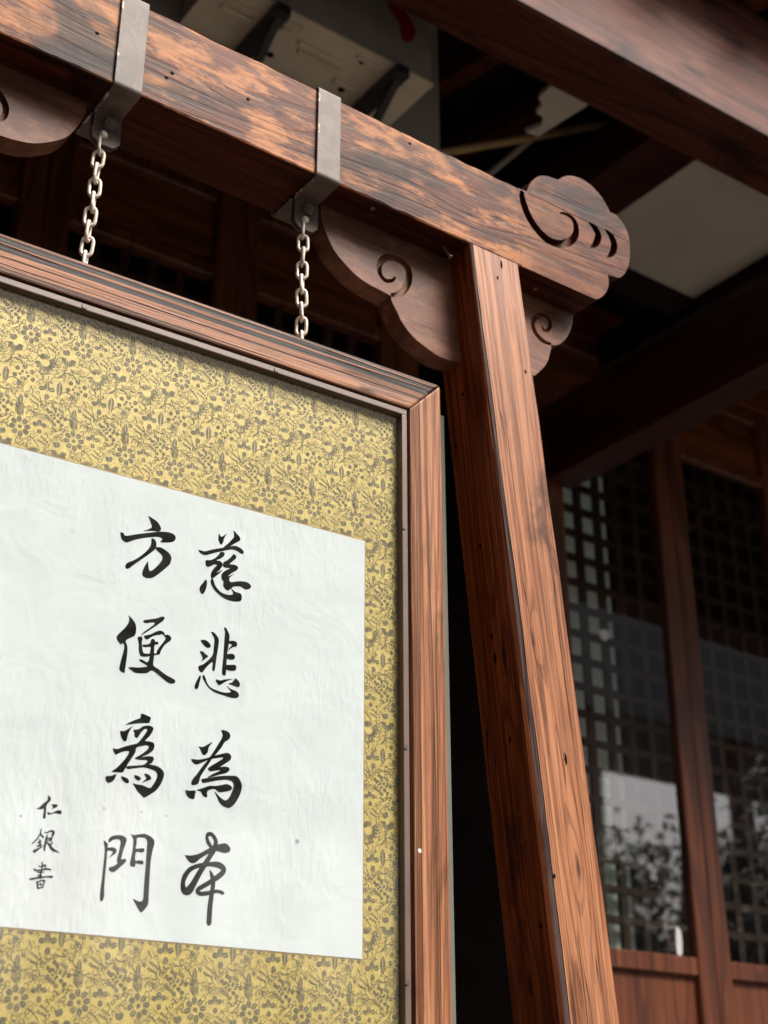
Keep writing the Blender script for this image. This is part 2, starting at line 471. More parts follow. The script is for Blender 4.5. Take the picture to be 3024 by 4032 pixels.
def paper_mat():
    k = NT('rice_paper')
    p = k.coord('Object')
    n = k.noise(p, 11.0, 6.0, 0.65)
    c = k.mix(k.step(n, 0.25, 0.75), (0.62, 0.69, 0.705), (0.69, 0.76, 0.775))
    b = k.noise(p, 3.2, 3.0, 0.5)
    c = k.mix(k.math('MULTIPLY', k.step(b, 0.56, 0.75), 0.25), c, (0.62, 0.63, 0.63))
    weave = k.noise(k.vmath('MULTIPLY', p, (0.08, 1.0, 1.0)), 620.0, 2.0, 0.5)
    c = k.mix(k.math('MULTIPLY', k.step(weave, 0.4, 0.7), 0.06), c, (0.6, 0.62, 0.62))
    for sc_, thr, amt in ((26.0, 0.80, 0.75), (60.0, 0.90, 0.65), (120.0, 0.93, 0.5)):    # mould specks in loose swarms
        v = k.n('TexVoronoi'); v.inputs['Scale'].default_value = sc_
        k.put(v.inputs['Vector'], p)
        spot = k.math('SUBTRACT', 1.0, k.step(v.outputs['Distance'], 0.03, 0.14))
        sep = k.n('SeparateColor'); k.put(sep.inputs[0], v.outputs['Color'])
        on = k.math('GREATER_THAN', sep.outputs[0], thr)
        sw = k.step(k.noise(p, 5.0, 2.0), 0.46, 0.6)
        c = k.mix(k.math('MULTIPLY', k.math('MULTIPLY', spot, on), k.math('MULTIPLY', sw, amt)), c, (0.12, 0.12, 0.12))
    sm = k.noise(k.vmath('MULTIPLY', p, (1.0, 1.0, 0.35)), 17.0, 4.0, 0.6, 0.4)
    c = k.mix(k.math('MULTIPLY', k.step(sm, 0.68, 0.8), 0.3), c, (0.42, 0.43, 0.43))
    mp = k.n('Mapping'); k.put(mp.inputs['Vector'], p); mp.inputs['Rotation'].default_value = (0, R(32), 0); mp.inputs['Scale'].default_value = (1.0, 1.0, 0.35)
    rip1 = k.noise(mp.outputs[0], 95.0, 2.0, 0.5, 0.5)
    msk = k.step(k.noise(p, 4.5, 2.0), 0.42, 0.62)
    rip = k.math('ADD', k.math('MULTIPLY', rip1, k.math('MULTIPLY', msk, 1.5)), k.math('MULTIPLY', k.noise(p, 16.0, 3.0, 0.5, 0.8), 1.6))
    k.bump(k.math('ADD', rip, k.math('MULTIPLY', weave, 0.06)), 0.27, 0.003)
    return k.fin(c, 0.75, 0.25)
M['paper'] = paper_mat()

def ink_mat():
    k = NT('ink')
    p = k.coord('Object')
    n = k.noise(p, 40.0, 5.0, 0.6)
    return k.fin(k.mix(k.step(n, 0.35, 0.7), (0.002, 0.0022, 0.0022), (0.018, 0.019, 0.019)), 0.85, 0.1)
M['ink'] = ink_mat()

def brocade_mat(name, a, b, metal, rough):
    k = NT(name)
    p = k.coord('Object')
    diag = k.n('TexWave', wave_type='BANDS', bands_direction='DIAGONAL')
    diag.inputs['Scale'].default_value = 260.0; diag.inputs['Distortion'].default_value = 2.0
    k.put(diag.inputs['Vector'], p)
    n = k.noise(p, 420.0, 3.0, 0.6)
    f = k.math('ADD', k.math('MULTIPLY', diag.outputs['Fac'], 0.4), k.math('MULTIPLY', n, 0.6))
    big = k.noise(p, 9.0, 3.0, 0.5)
    f = k.math('ADD', k.math('MULTIPLY', f, 0.6), k.math('MULTIPLY', k.noise(p, 170.0, 2.0, 0.5), 0.4))
    c = k.mix(k.step(f, 0.3, 0.7), a, b)
    c = k.mix(k.math('MULTIPLY', k.step(big, 0.4, 0.7), 0.25), c, tuple(0.8 * x for x in a))
    k.bump(f, 0.5, 0.0008)
    return k.fin(c, rough, 0.5, metal)
M['gold'] = brocade_mat('gold_brocade', srgb(176, 153, 80), srgb(215, 196, 122), 0.1, 0.5)
M['edge'] = plain('paper_edge_tape', srgb(176, 150, 104), 0.7, 0.1, 40.0, 0.2)
M['thread'] = brocade_mat('grey_thread', srgb(98, 93, 72), srgb(130, 122, 94), 0.0, 0.6)

def glass_mat(name, r0, tint, rough=0.02):
    """Clear sheet: straight-through transmission plus a mirror part that grows towards grazing (Schlick)."""
    k = NT(name)
    lw = k.n('LayerWeight'); lw.inputs['Blend'].default_value = 0.5
    geo = k.n('NewGeometry')
    f = k.math('POWER', lw.outputs['Facing'], 5.0)
    f = k.math('ADD', r0, k.math('MULTIPLY', f, 1.0 - r0))
    f = k.math('MULTIPLY', f, k.math('SUBTRACT', 1.0, geo.outputs['Backfacing']))
    gl = k.n('BsdfGlossy'); gl.inputs['Roughness'].default_value = rough; gl.inputs['Color'].default_value = (1, 1, 1, 1)
    tr = k.n('BsdfTransparent'); tr.inputs['Color'].default_value = (*tint, 1)
    mx = k.n('MixShader')
    k.put(mx.inputs[0], f); k.put(mx.inputs[1], tr.outputs[0]); k.put(mx.inputs[2], gl.outputs[0])
    k.put(k.out.inputs['Surface'], mx.outputs[0])
    k.t.nodes.remove(k.bsdf)
    return k.m
M['acrylic'] = glass_mat('acrylic', 0.075, (0.99, 0.995, 0.99), 0.09)
M['door_glass'] = glass_mat('door_glass', 0.17, (0.92, 0.95, 0.93))

def rock_mat():
    k = NT('pale_rock')
    p = k.coord('Object')
    n = k.noise(p, 0.5, 9.0, 0.7, 0.6)
    c = k.mix(k.step(n, 0.35, 0.65), (0.40, 0.40, 0.39), (0.86, 0.85, 0.83))
    v = k.noise(k.vmath('MULTIPLY', p, (1.0, 1.0, 3.0)), 1.6, 8.0, 0.7)
    c = k.mix(k.math('MULTIPLY', k.step(v, 0.52, 0.7), 0.7), c, (0.16, 0.17, 0.14))
    return k.fin(c, 0.9, 0.2)
M['rock'] = rock_mat()

# ---------------------------------------------------------------- setting: courtyard, terrace, rock face
ground = box('ground', (-150, -150, -0.5), (150, 150, 0.0), M['ground']); tag(ground, kind='structure')
terrace = box('terrace', (-6, 0.95, 0.0), (14, 9.0, 0.9), M['stone'], bev=0.02); tag(terrace, kind='structure')

def slope(name, za, zb, ya, yb, mat, bump_, nx, nzv, flat_top):
    verts, faces = [], []
    for j in range(nzv):
        for i in range(nx):
            x = -30 + 100 * i / (nx - 1); t = j / (nzv - 1)
            z = za + (zb - za) * t
            y = ya + (yb - ya) * t + bump_ * (1.2 * nz(x * 0.16, z * 0.2) + 0.8 * abs(nz(x * 0.5, z * 0.5, 3)) + 0.5 * nz(x * 1.3, z * 1.3, 7))
            zz = z + (0.0 if flat_top else bump_ * (2.0 * nz(x * 0.12, 5.0) + 0.7 * nz(x * 0.5, 9.0)) * t)
            verts.append((x, y, zz))
    for j in range(nzv - 1):
        for i in range(nx - 1):
            a = j * nx + i
            faces.append((a, a + 1, a + nx + 1, a + nx))
    tag(mobj(name, mesh(name, verts, faces), M[mat]), kind='structure')
slope('hillside', 0.0, 4.0, -46.0, -60.0, 'rock', 1.6, 120, 12, False)

# ---------------------------------------------------------------- buildings across the courtyard (seen in the panes)
def gallery(x0, x1, zw, zr, top, step, label):
    """A gallery open between a low wall and its roof, on timber columns."""
    e = empty('courtyard_gallery', ((x0 + x1) / 2, -12, 0)); tag(e, label, 'building', 'galleries across the courtyard')
    box('wall', (x0, -12.4, 0.0), (x1, -12.0, zw), M['whitewash'], e)
    bm = bmesh.new()
    vs = [bm.verts.new(v) for v in ((x0 - 0.4, -11.3, zr), (x1 + 0.4, -11.3, zr), (x1 + 0.4, -17.0, top), (x0 - 0.4, -17.0, top), (x0 - 0.4, -16.6, zr + 0.6), (x1 + 0.4, -16.6, zr + 0.6))]
    for f in ((0, 1, 2, 3), (0, 3, 4), (1, 5, 2), (2, 5, 4, 3), (0, 4, 5, 1)):
        bm.faces.new([vs[q] for q in f])
    mobj('roof', bm_mesh('roof', bm), M['rooftile'], e)
    n = int((x1 - x0) / step)
    for q in range(n + 1):
        x = x0 + (x1 - x0 - 0.4) * q / n + 0.1 * nz(q * 3.1)
        box('column', (x, -11.95, 0.0), (x + 0.4, -11.6, zr - 0.02 + 0.08), M['dark_wood_z'], e)
gallery(-8, 13.6, 2.9, 5.7, 15.0, 1.35, 'low white walled gallery across the courtyard, reflected in the picture pane')
gallery(15.0, 38, 3.0, 9.9, 18.5, 4.6, 'tall open gallery across the courtyard, reflected in the door glass')

# ---------------------------------------------------------------- trees across the courtyard (seen in the door panes)
def leaf_mat():
    k = NT('leaf')
    n = k.noise(k.coord('Object', True), 0.8, 4.0, 0.6)
    return k.fin(k.mix(k.step(n, 0.3, 0.7), (0.09, 0.10, 0.07), (0.19, 0.20, 0.16)), 0.6, 0.3)
M['leaf'] = leaf_mat()
M['bark'] = plain('bark', srgb(150, 132, 112), 0.85, 0.25, 6.0, 0.2)
def tree(x, y, h, r, seed, label):
    rnd = random.Random(seed)
    e = empty('broadleaf_tree', (x, y, 0)); tag(e, label, 'tree', 'trees across the courtyard')
    top = h - r
    trunk = [(0.35 * nz(t * 1.3, seed), 0.35 * nz(t * 1.3, seed + 5), (h - 0.6 * r) * t) for t in [i / 10 for i in range(11)]]
    mobj('trunk', tube_mesh('trunk', trunk, [0.30 * (1 - 0.8 * i / 10) + 0.03 for i in range(11)], 8), M['bark'], e, (x, y, 0))
    blobs = []
    for i in range(9):
        a = rnd.uniform(0, 6.28); el = rnd.uniform(0.05, 0.95)
        s0 = Vector(trunk[4 + i % 5])
        d = Vector((math.cos(a), math.sin(a), el * 1.1)) * r * rnd.uniform(0.65, 1.0)
        pts = [s0 + d * t + Vector((0, 0, -0.3 * r * t * (1 - t))) for t in (0, 0.33, 0.66, 1.0)]
        mobj('limb', tube_mesh('limb', pts, [0.12, 0.09, 0.06, 0.02], 6), M['bark'], e, (x, y, 0))
        for t in (0.45, 0.75, 1.0): blobs.append((s0 + d * t, r * rnd.uniform(0.22, 0.38)))
    verts, faces = [], []
    for c, br_ in blobs:
        for i in range(330):
            v = Vector((rnd.gauss(0, 1), rnd.gauss(0, 1), rnd.gauss(0, 0.8))); v = v.normalized() * br_ * rnd.uniform(0.3, 1.05)
            a = Vector((rnd.gauss(0, 1), rnd.gauss(0, 1), rnd.gauss(0, 1))).normalized(); b2 = a.orthogonal().normalized()
            s_ = rnd.uniform(0.045, 0.085); p0 = c + v; k0 = len(verts)
            verts += [p0 + a * s_ * 1.5, p0 + b2 * s_ * 0.7, p0 - a * s_ * 1.5, p0 - b2 * s_ * 0.7]
            faces.append((k0, k0 + 1, k0 + 2, k0 + 3))
    mobj('crown', mesh('crown', verts, faces), M['leaf'], e, (x, y, 0))
TREE_LABELS = ('leafy tree reflected at the left edge of the lattice door glass', 'tallest leafy tree, reflected in the middle of the lattice door glass',
               'leafy tree reflected in the glass of the rightmost door')
for i, (x, y, h, r) in enumerate(((15.5, -10.0, 8.0, 2.9), (20.0, -9.8, 8.7, 3.2), (25.5, -10.0, 8.4, 3.1))):
    tree(x, y, h, r, 11 + i, TREE_LABELS[i])

# ---------------------------------------------------------------- temple hall behind the stand
hall = empty('temple_hall', (3.5, 4.2, 0.9))
tag(hall, 'dark timber temple hall with lattice doors and a heavy brown eave beam', 'building')
# the eave beam, a couple of degrees off parallel
bm = bmesh.new(); bm_box(bm, (-6.0, 0.0, 0.0), (6.0, 0.235, 0.585))
bmesh.ops.bevel(bm, geom=bm.edges[:], offset=0.008, segments=2, affect='EDGES')
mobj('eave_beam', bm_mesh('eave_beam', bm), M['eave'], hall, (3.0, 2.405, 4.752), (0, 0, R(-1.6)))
# roof boards over the porch, rising inwards
bm = bmesh.new()
for pts in (((-6, 2.1, 5.40), (13, 2.1, 5.40), (13, 7.0, 6.6), (-6, 7.0, 6.6), (-6, 2.1, 5.56), (13, 2.1, 5.56), (13, 7.0, 6.76), (-6, 7.0, 6.76)),):
    vs = [bm.verts.new(p) for p in pts]
    for f in ((3, 2, 1, 0), (4, 5, 6, 7), (0, 1, 5, 4), (1, 2, 6, 5), (2, 3, 7, 6), (3, 0, 4, 7)):
        bm.faces.new([vs[i] for i in f])
RAF = loft('rafter', [[(-0.04, 2.12, 5.30), (0.04, 2.12, 5.30), (0.04, 2.12, 5.398), (-0.04, 2.12, 5.398)], [(-0.04, 4.1, 5.785), (0.04, 4.1, 5.785), (0.04, 4.1, 5.883), (-0.04, 4.1, 5.883)]])
mobj('roof_boards', bm_mesh('roof_boards', bm), M['soot'], hall)
for i in range(22):                                   # rafters under the roof boards
    x = -1.2 + 0.42 * i
    mobj('rafter', RAF, M['dark_wood_z'], hall, (x, 0, 0))
box('back_wall', (-6, 6.4, 0.9), (13, 6.6, 6.5), M['soot'], hall)
box('side_wall', (-6.2, 2.6, 0.9), (-6.0, 6.6, 6.5), M['soot'], hall)
box('side_wall', (13.0, 2.6, 0.9), (13.2, 6.6, 6.5), M['soot'], hall)
box('light_blocker', (-6.0, -1.6, 0.95), (-1.3, 2.55, 5.9), M['soot'], hall)  # unseen block, added to keep sky light off the post's left face
# beams that run in from the eave to the door wall
box('tie_beam', (3.90, 2.66, 4.262), (4.06, 4.13, 4.63), M['tie'], hall, bev=0.012)
box('tie_beam', (3.28, 2.66, 4.98), (3.52, 4.13, 5.2), M['tie'], hall, bev=0.015)
box('ceiling_batten', (3.53, 3.49, 4.97), (9.0, 3.62, 5.1), M['soot'], hall)
box('ceiling_batten', (4.24, 2.66, 4.93), (4.44, 4.1, 5.1), M['soot'], hall)
box('ceiling_panel', (3.52, 2.66, 5.0), (4.24, 3.49, 5.02), M['ceiling_panel'], hall)
bm = bmesh.new()
out = [(2.80, 2.66), (2.97, 2.66), (2.985, 2.85), (2.955, 3.08), (2.90, 3.09), (2.925, 3.03), (2.90, 2.99), (2.86, 2.985), (2.85, 2.94), (2.815, 2.92)]
a = [bm.verts.new((x, y, 5.0)) for x, y in out]; b = [bm.verts.new((x, y, 5.02)) for x, y in out]
bm.faces.new(a); bm.faces.new(b[::-1])
for i in range(len(a)): bm.faces.new((a[i], b[i], b[(i + 1) % len(a)], a[(i + 1) % len(a)]))
mobj('ceiling_panel', bm_mesh('ceiling_panel', bm), M['ceiling_panel'], hall)
# plaster wall strip that carries the condenser
box('plaster_wall', (0.2, 3.2, 4.62), (2.58, 3.3, 5.66), M['plaster'], hall)
box('wall_plate', (0.2, 3.19, 4.5), (2.58, 3.31, 4.617), M['dark_wood_x'], hall)

# door leaves: stiles every 0.81 m, 0.12 m lattice, transom board above, skirting board below
ZB, ZT, PITCH = 2.29, 4.68, 0.12
def leaf_frame(rails=True):
    bm = bmesh.new()
    bm_box(bm, (-0.405, 0.0, 0.9 - ZB), (-0.305, 0.07, 5.12 - ZB))
    bm_box(bm, (0.305, 0.0, 0.9 - ZB), (0.405, 0.07, 5.12 - ZB))
    if rails: bm_box(bm, (-0.305, 0.004, -0.075), (0.305, 0.066, 0.0))
    bm_box(bm, (-0.305, 0.004, ZT - ZB), (0.305, 0.066, ZT - ZB + 0.06))
    bm_box(bm, (-0.305, 0.004, 5.04 - ZB), (0.305, 0.066, 5.12 - ZB))
    bmesh.ops.bevel(bm, geom=bm.edges[:], offset=0.006, segments=1, affect='EDGES')
    return bm_mesh('leaf_frame', bm)
def small_box(name, a, b, bev=0.0):
    bm = bmesh.new(); bm_box(bm, a, b)
    if bev: bmesh.ops.bevel(bm, geom=bm.edges[:], offset=bev, segments=1, affect='EDGES')
    return bm_mesh(name, bm)
LF = leaf_frame(); LF0 = leaf_frame(False)
VB = small_box('lattice_bar', (-0.018, 0.0, 0.0), (0.018, 0.022, ZT - ZB))
HB = small_box('lattice_bar', (-0.305, 0.002, -0.016), (0.305, 0.02, 0.016))
PN = small_box('pane', (-0.305, 0.0, 0.0), (0.305, 0.004, ZT - ZB))
TP = small_box('transom_panel', (-0.305, 0.0, 0.0), (0.305, 0.02, 0.30), 0.0)
SP = small_box('skirting_panel', (-0.305, 0.0, 0.0), (0.305, 0.02, ZB - 0.075 - 0.9))
for me, mt in ((LF, 'dark_wood_z'), (LF0, 'dark_wood_z'), (VB, 'lattice'), (HB, 'lattice'), (PN, 'door_glass'), (TP, 'dark_wood_x'), (SP, 'dark_wood_z')):
    me.materials.append(M[mt])
for kx in range(6):
    cxl = 1.095 + 0.81 * kx
    fr0 = mobj('lattice_door' if kx != 3 else 'door_frame', LF if kx != 3 else LF0, None, hall, (cxl, 4.165, ZB))
    if kx >= 4: mobj('pane', PN, None, fr0, (cxl, 4.19, ZB))
    if kx in (1, 2, 4, 5):
        for i in range(4):
            mobj('lattice_bar', VB, None, fr0, (cxl - 0.18 + PITCH * i, 4.205, ZB))
        for i in range(19):
            mobj('lattice_bar', HB, None, fr0, (cxl, 4.205, ZB + PITCH * (i + 1)))
    mobj('transom_panel', TP, None, fr0, (cxl, 4.195, ZT + 0.06))
    if kx != 3: mobj('skirting_panel', SP, None, fr0, (cxl, 4.195, 0.9))
# pale paper hung inside the door right of the stand
box('window_paper', (4.03, 4.27, 2.2), (4.385, 4.275, 4.62), M['paper_screen'], hall)
# heavy plate over the doors
box('door_head', (-6, 4.14, 5.125), (13, 4.30, 5.32), M['dark_wood_x'], hall)
box('upper_wall', (-6, 4.2, 5.325), (13, 4.28, 5.9), M['soot'], hall)

# scraps of paper stuck to the door beside the post
def scrap(label, pts, y):
    o = mobj('paper_scrap', extrude_xz('paper_scrap', spline(pts, True, 3), y, y + 0.004), M['scrap'])
    return tag(o, label, 'paper scrap', 'paper scraps on the doors')
scrap('round white paper scrap stuck halfway up the lattice door', [(4.213, 3.635), (4.24, 3.648), (4.268, 3.645), (4.272, 3.62), (4.25, 3.598), (4.222, 3.605)], 4.184)
scrap('narrow upright white paper scrap above the door bottom rail', [(4.535, 2.30), (4.565, 2.30), (4.570, 2.38), (4.560, 2.40), (4.540, 2.40)], 4.184)

# ---------------------------------------------------------------- condenser on two wall brackets
ac = empty('condenser_unit', (1.91, 3.02, 4.786))
tag(ac, 'beige air conditioner condenser with ribbed underside on dark brackets', 'air conditioner')
box('casing', (1.50, 2.905, 4.80), (2.315, 3.15, 5.36), M['casing'], ac, bev=0.012)
box('base_pan', (1.495, 2.90, 4.786), (2.32, 3.155, 4.80), M['basepan'], ac, bev=0.004)
def rib(x0, x1, y0, y1, h=0.014):
    box('rib', (x0, y0, 4.786 - h), (x1, y1, 4.787), M['basepan'], ac, bev=0.005)
rib(1.84, 2.02, 2.985, 3.003); rib(1.86, 2.03, 3.02, 3.038); rib(2.03, 2.12, 3.06, 3.08); rib(2.03, 2.12, 2.93, 2.942)
rib(1.76, 1.82, 2.93, 2.945); rib(1.765, 1.80, 2.965, 2.98); rib(1.56, 1.67, 2.96, 2.975); rib(1.56, 1.67, 2.995, 3.01); rib(2.22, 2.29, 2.96, 2.975)
for x, y in ((2.06, 2.95), (2.08, 3.10), (1.80, 3.10)):
    mobj('drain_hole', tube_mesh('drain_hole', [(0, 0, 0), (0, 0, 0.004)], 0.012, 10), M['hole'], ac, (x, y, 4.783))
mobj('red_mark', extrude_xz('red_mark', [(2.19 + (x - 2.19) * 1.35, 4.985 + (z - 4.985) * 1.25) for x, z in [(2.150, 5.035), (2.185, 5.045), (2.215, 5.02), (2.232, 4.985), (2.225, 4.955), (2.205, 4.925), (2.188, 4.93), (2.186, 4.96), (2.180, 4.985), (2.165, 5.0), (2.150, 5.015)]],
                                2.9025, 2.9065), M['red'], ac)
for x, lab in ((2.174, 'dark steel wall bracket under the right end of the condenser'), (1.713, 'dark steel wall bracket under the left half of the condenser')):
    e = empty('wall_bracket', (x, 3.2, 4.78))
    tag(e, lab, 'bracket', 'brackets under the condenser')
    box('arm', (x - 0.025, 2.875, 4.738), (x + 0.025, 3.195, 4.776), M['steel_dark'], e, bev=0.003)
    box('wall_leg', (x - 0.025, 3.168, 4.50), (x + 0.025, 3.188, 4.736), M['steel_dark'], e, bev=0.003)
    mobj('brace', loft('brace', [[(-0.012, 2.90, 4.742), (0.012, 2.90, 4.742), (0.012, 2.93, 4.742), (-0.012, 2.93, 4.742)],
                                 [(-0.012, 3.165, 4.53), (0.012, 3.165, 4.53), (0.012, 3.165, 4.57), (-0.012, 3.165, 4.57)]]), M['steel_dark'], e, (x, 0, 0))

# poles that cross in the dark under the roof
def pole(name, a, b, r, mat, label, cat):
    a = Vector(a); b = Vector(b)
    pts = [a.lerp(b, t / 16) for t in range(17)]
    rr = [r * (1.0 + (0.10 if t % 4 == 0 else 0.0)) for t in range(17)]
    o = mobj(name, tube_mesh(name, pts, rr, 12), M[mat], smooth=True)
    return tag(o, label, cat)
pole('bamboo_pole', (2.50, 3.33, 4.84), (3.73, 3.33, 5.63), 0.016, 'bamboo', 'tan bamboo pole crossing nearly level under the dark roof', 'pole')
pole('conduit_pole', (2.70, 3.361, 4.70), (3.50, 3.361, 5.668), 0.013, 'conduit', 'pale thin pole leaning steeply behind the bamboo pole', 'pole')

# ---------------------------------------------------------------- the display stand
HEAD = '13831 30618 14047 30680 14129 30872 14311 31103 14512 31219 14711 31260 14820 31270 15022 31449 15282 31560 15588 31562 15885 31419 16073 31203 16118 31122 16276 31131 16472 30986 16558 30793 16573 30526 16523 30190 16389 29890 16217 29711 16035 29673 15922 29658 15938 29555 15906 29369 15788 29172 15625 29023 15524 28997'
HEADG = ['13926 30625 65 13938 30412 128 14041 30153 146 14218 29949 146 14471 29820 147 14761 29847 130 15041 30017 122 15192 30257 114 15189 30477 105 15082 30573 76 14909 30569 47 14818 30529 19',
         '15537 30637 29 15684 30579 127 15760 30454 136 15681 30242 106 15526 30080 24',
         '15947 30660 29 16093 30573 138 16156 30420 138 16096 30215 107 15948 30052 29']
BRK = '10072 28944 10091 28720 10170 28488 10329 28204 10553 28012 10799 27871 11069 27804 11250 27788 11456 27759 11478 27658 11570 27519 11707 27310 11936 27135 12168 27046 12403 26978 12641 26975 12844 27016 13030 27068 12946 29199'
BRKG = '11465 27776 63 11664 27893 100 11816 28166 120 11809 28434 130 11621 28538 129 11388 28487 119 11240 28305 100 11240 28115 81 11350 28017 68 11489 28072 50 11549 28163 23'
SBRK = '14171 28862 15559 29011 15537 28944 15492 28719 15360 28430 15150 28188 14955 28103 14917 27940 14790 27640 14518 27331 14237 27154'
SBRKG = '14950 28120 51 14741 28119 101 14572 28245 101 14546 28437 91 14691 28620 92 14867 28667 93 14958 28558 93 14904 28405 77 14792 28345 56 14754 28420 31'
BF, BBK, BZ0, BZ1 = 1.5, 1.626, 2.898, 3.067     # beam front, back, underside, top
CX = 0.805                                        # the stand's middle

stand = empty('display_stand', (CX, 1.56, 0.9))
tag(stand, 'brown timber display stand with scroll ended beam, splayed post and carved brackets', 'display stand')

def beam_ring(x):
    c1 = 0.004 + 0.0035 * abs(nz(x * 9.0, 1.0)) + 0.002 * nz(x * 40.0, 2.0)      # worn lower arris
    c2 = 0.005 + 0.006 * abs(nz(x * 7.0, 4.0)) + 0.003 * nz(x * 31.0, 5.0)       # worn upper arris
    c1 = max(c1, 0.002); c2 = max(c2, 0.002)
    dz = 0.002 * nz(x * 3.0, 8.0)
    return [(x, BF, BZ0 + c1), (x, BF, BZ1 - c2 + dz), (x, BF + c2 * 0.45, BZ1 - c2 * 0.25 + dz), (x, BF + c2, BZ1 + dz), (x, BBK - 0.005, BZ1), (x, BBK, BZ1 - 0.005),
            (x, BBK, BZ0 + 0.005), (x, BBK - 0.005, BZ0), (x, BF + c1, BZ0), (x, BF + c1 * 0.3, BZ0 + c1 * 0.3)]
x0b = 2 * CX - 1.383
rings = [beam_ring(x0b + (1.383 - x0b) * i / 150) for i in range(151)]
rings = [[(x, y - BF, z - BZ0) for x, y, z in r] for r in rings]
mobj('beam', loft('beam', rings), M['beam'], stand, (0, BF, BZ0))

def scroll_head(sgn):
    pts = pairs(HEAD)
    sm = [(1.3832, BZ0 + 0.001), (1.3832, BZ1 - 0.003)] + [(1.4047, 3.0665)]
    top = spline(pts[1:7], False, 4)[:-1] + spline(pts[6:13], False, 4)[:-1] + spline(pts[12:22], False, 4)[:-1] + spline(pts[21:], False, 4)
    outl = sm + top
    outl = [(x, z - BZ0) for x, z in outl]
    cut = []
    if sgn < 0: outl = [(2 * CX - x, z) for x, z in outl]
    o = mobj('scroll_end', extrude_xz('scroll_end', outl, 0.0, BBK - BF, 0.0), M['beam'], stand, (0, BF, BZ0))
    if sgn > 0:
        for g in HEADG:
            p = spline([(x, z - BZ0, w * 1.2) for x, z, w in triples(g)], False, 4)
            cut.append(stroke_solid('groove', p, -0.01, 0.018))
        bm = bmesh.new(); bm_box(bm, (1.407, -0.01, 3.0635 - BZ0), (1.70, 0.004, 3.0647 - BZ0)); cut.append(bm_mesh('groove', bm))
        carve(o, cut, 1.3832)
    return o
scroll_head(1); scroll_head(-1)

BY0, BY1 = 1.555, 1.592
def bracket(name, outline, groove, mirror=False, smooth_from=0):
    pts = outline
    if mirror: pts = [(2 * CX - x, z) for x, z in pts]
    c = (sum(p[0] for p in pts) / len(pts), BY0, sum(p[1] for p in pts) / len(pts))
    o = mobj(name, extrude_xz(name, [(x - c[0], z - c[2]) for x, z in pts], 0.0, BY1 - BY0, 0.0), M['bracket'], stand, c)
    g = [((2 * CX - x) if mirror else x, z, w) for x, z, w in spline(triples(groove), False, 4)]
    carve(o, [stroke_solid('groove', [(x - c[0], z - c[2], w) for x, z, w in g], -0.01, 0.009)])
    return o
bp = pairs(BRK)
b_out = [(bp[0][0], 2.8975)] + spline(bp[1:9], False, 4)[:-1] + spline(bp[8:18], False, 4)[:-1] + [(1.300, 2.7068), (1.30, 2.8975)]
bracket('spandrel_bracket', b_out, BRKG)
bracket('spandrel_bracket', b_out, BRKG, True)
sp_ = pairs(SBRK)
s_out = [(1.38, 2.8975), (1.5555, 2.8975)] + spline(sp_[2:7], False, 4)[:-1] + spline(sp_[6:10], False, 4) + [(1.40, 2.728)]
bracket('spandrel_bracket', s_out, SBRKG)
bracket('spandrel_bracket', s_out, SBRKG, True)

def post(sgn):
    W, Dp, Lp = 0.1065, 0.108, 2.02
    rings = []
    n = 110
    for i in range(n + 1):
        z = -Lp * i / n
        t = min(1.0, max(0.0, (-z - 0.15) / 0.6))
        c = 0.0035 + 0.0065 * t + 0.0022 * nz(z * 6.0, 3.0) + 0.0008 * nz(z * 30.0, 3.0)
        g = max(0.0004, (0.0045 + 0.004 * nz(z * 5.0, 11.0) + 0.002 * nz(z * 25.0, 12.0)) * (0.25 + 0.75 * t))
        gw = 0.0016 + 0.0008 * nz(z * 11.0, 15.0)
        c2 = 0.003 + 0.0015 * nz(z * 8.0, 6.0)
        wx = 0.0006 * nz(z * 2.0, 21.0)
        r = [(wx, c, z), (c * 0.45 + wx, c * 0.4, z), (c, 0.0003, z), (c + 0.0006, 0.0, z), (c + 0.0006 + gw * 0.5, g, z), (c + 0.0006 + gw, 0.0, z), (W - c2, 0.0, z), (W, c2, z),
             (W, Dp - 0.004, z), (W - 0.004, Dp, z), (0.004, Dp, z), (0.0, Dp - 0.004, z)]
        if i == 0:
            r = [(x, y, (0.0035 - 0.1014 * x) / 0.9949) for x, y, _ in r]
        elif i < 6:
            r = [(x, y, zz - 0.1014 * x * (1 - i / 6)) for x, y, zz in r]
        if sgn < 0: r = [(-x, y, zz) for x, y, zz in r]
        rings.append(r)
    x = 1.2689 if sgn > 0 else 2 * CX - 1.2689
    me = loft('post', rings)
    for m_ in ('post', 'arris', 'hole'): me.materials.append(M[m_])
    for i, f in enumerate(me.polygons):
        if i < 12 * n: f.material_index = {1: 1, 2: 1, 3: 2, 4: 2}.get(i % 12, 0)
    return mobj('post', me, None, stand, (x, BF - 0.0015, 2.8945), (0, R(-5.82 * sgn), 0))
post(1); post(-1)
for s in (1, -1):      # sledge feet of the stand
    x = CX + s * 0.72
    mobj('foot', extrude_xz('foot', [(-0.07, 0), (0.07, 0), (0.07, 0.10), (-0.07, 0.10)], -0.38, 0.5, 0.012), M['post'], stand, (x, 1.5, 0.901))
# nails and nail holes
def nail(p, d, r=0.0035, l=0.02):
    d = Vector(d).normalized()
    p = Vector(p)
    mobj('nail', tube_mesh('nail', [d * -0.004, d * l, d * (l + 0.0005), d * (l + 0.002)], [r * 0.6, r * 0.6, r, r * 0.9], 10), M['nail'], stand, p)
nail((1.2389, 1.5325, 2.8975), (0.3, -0.35, -0.9), 0.0042, 0.024)
nail((1.0808, 1.5162, 2.8982), (0, 0, -1), 0.004, 0.001)
nail((1.445, 1.535, 2.8982), (0, 0, -1), 0.004, 0.001)

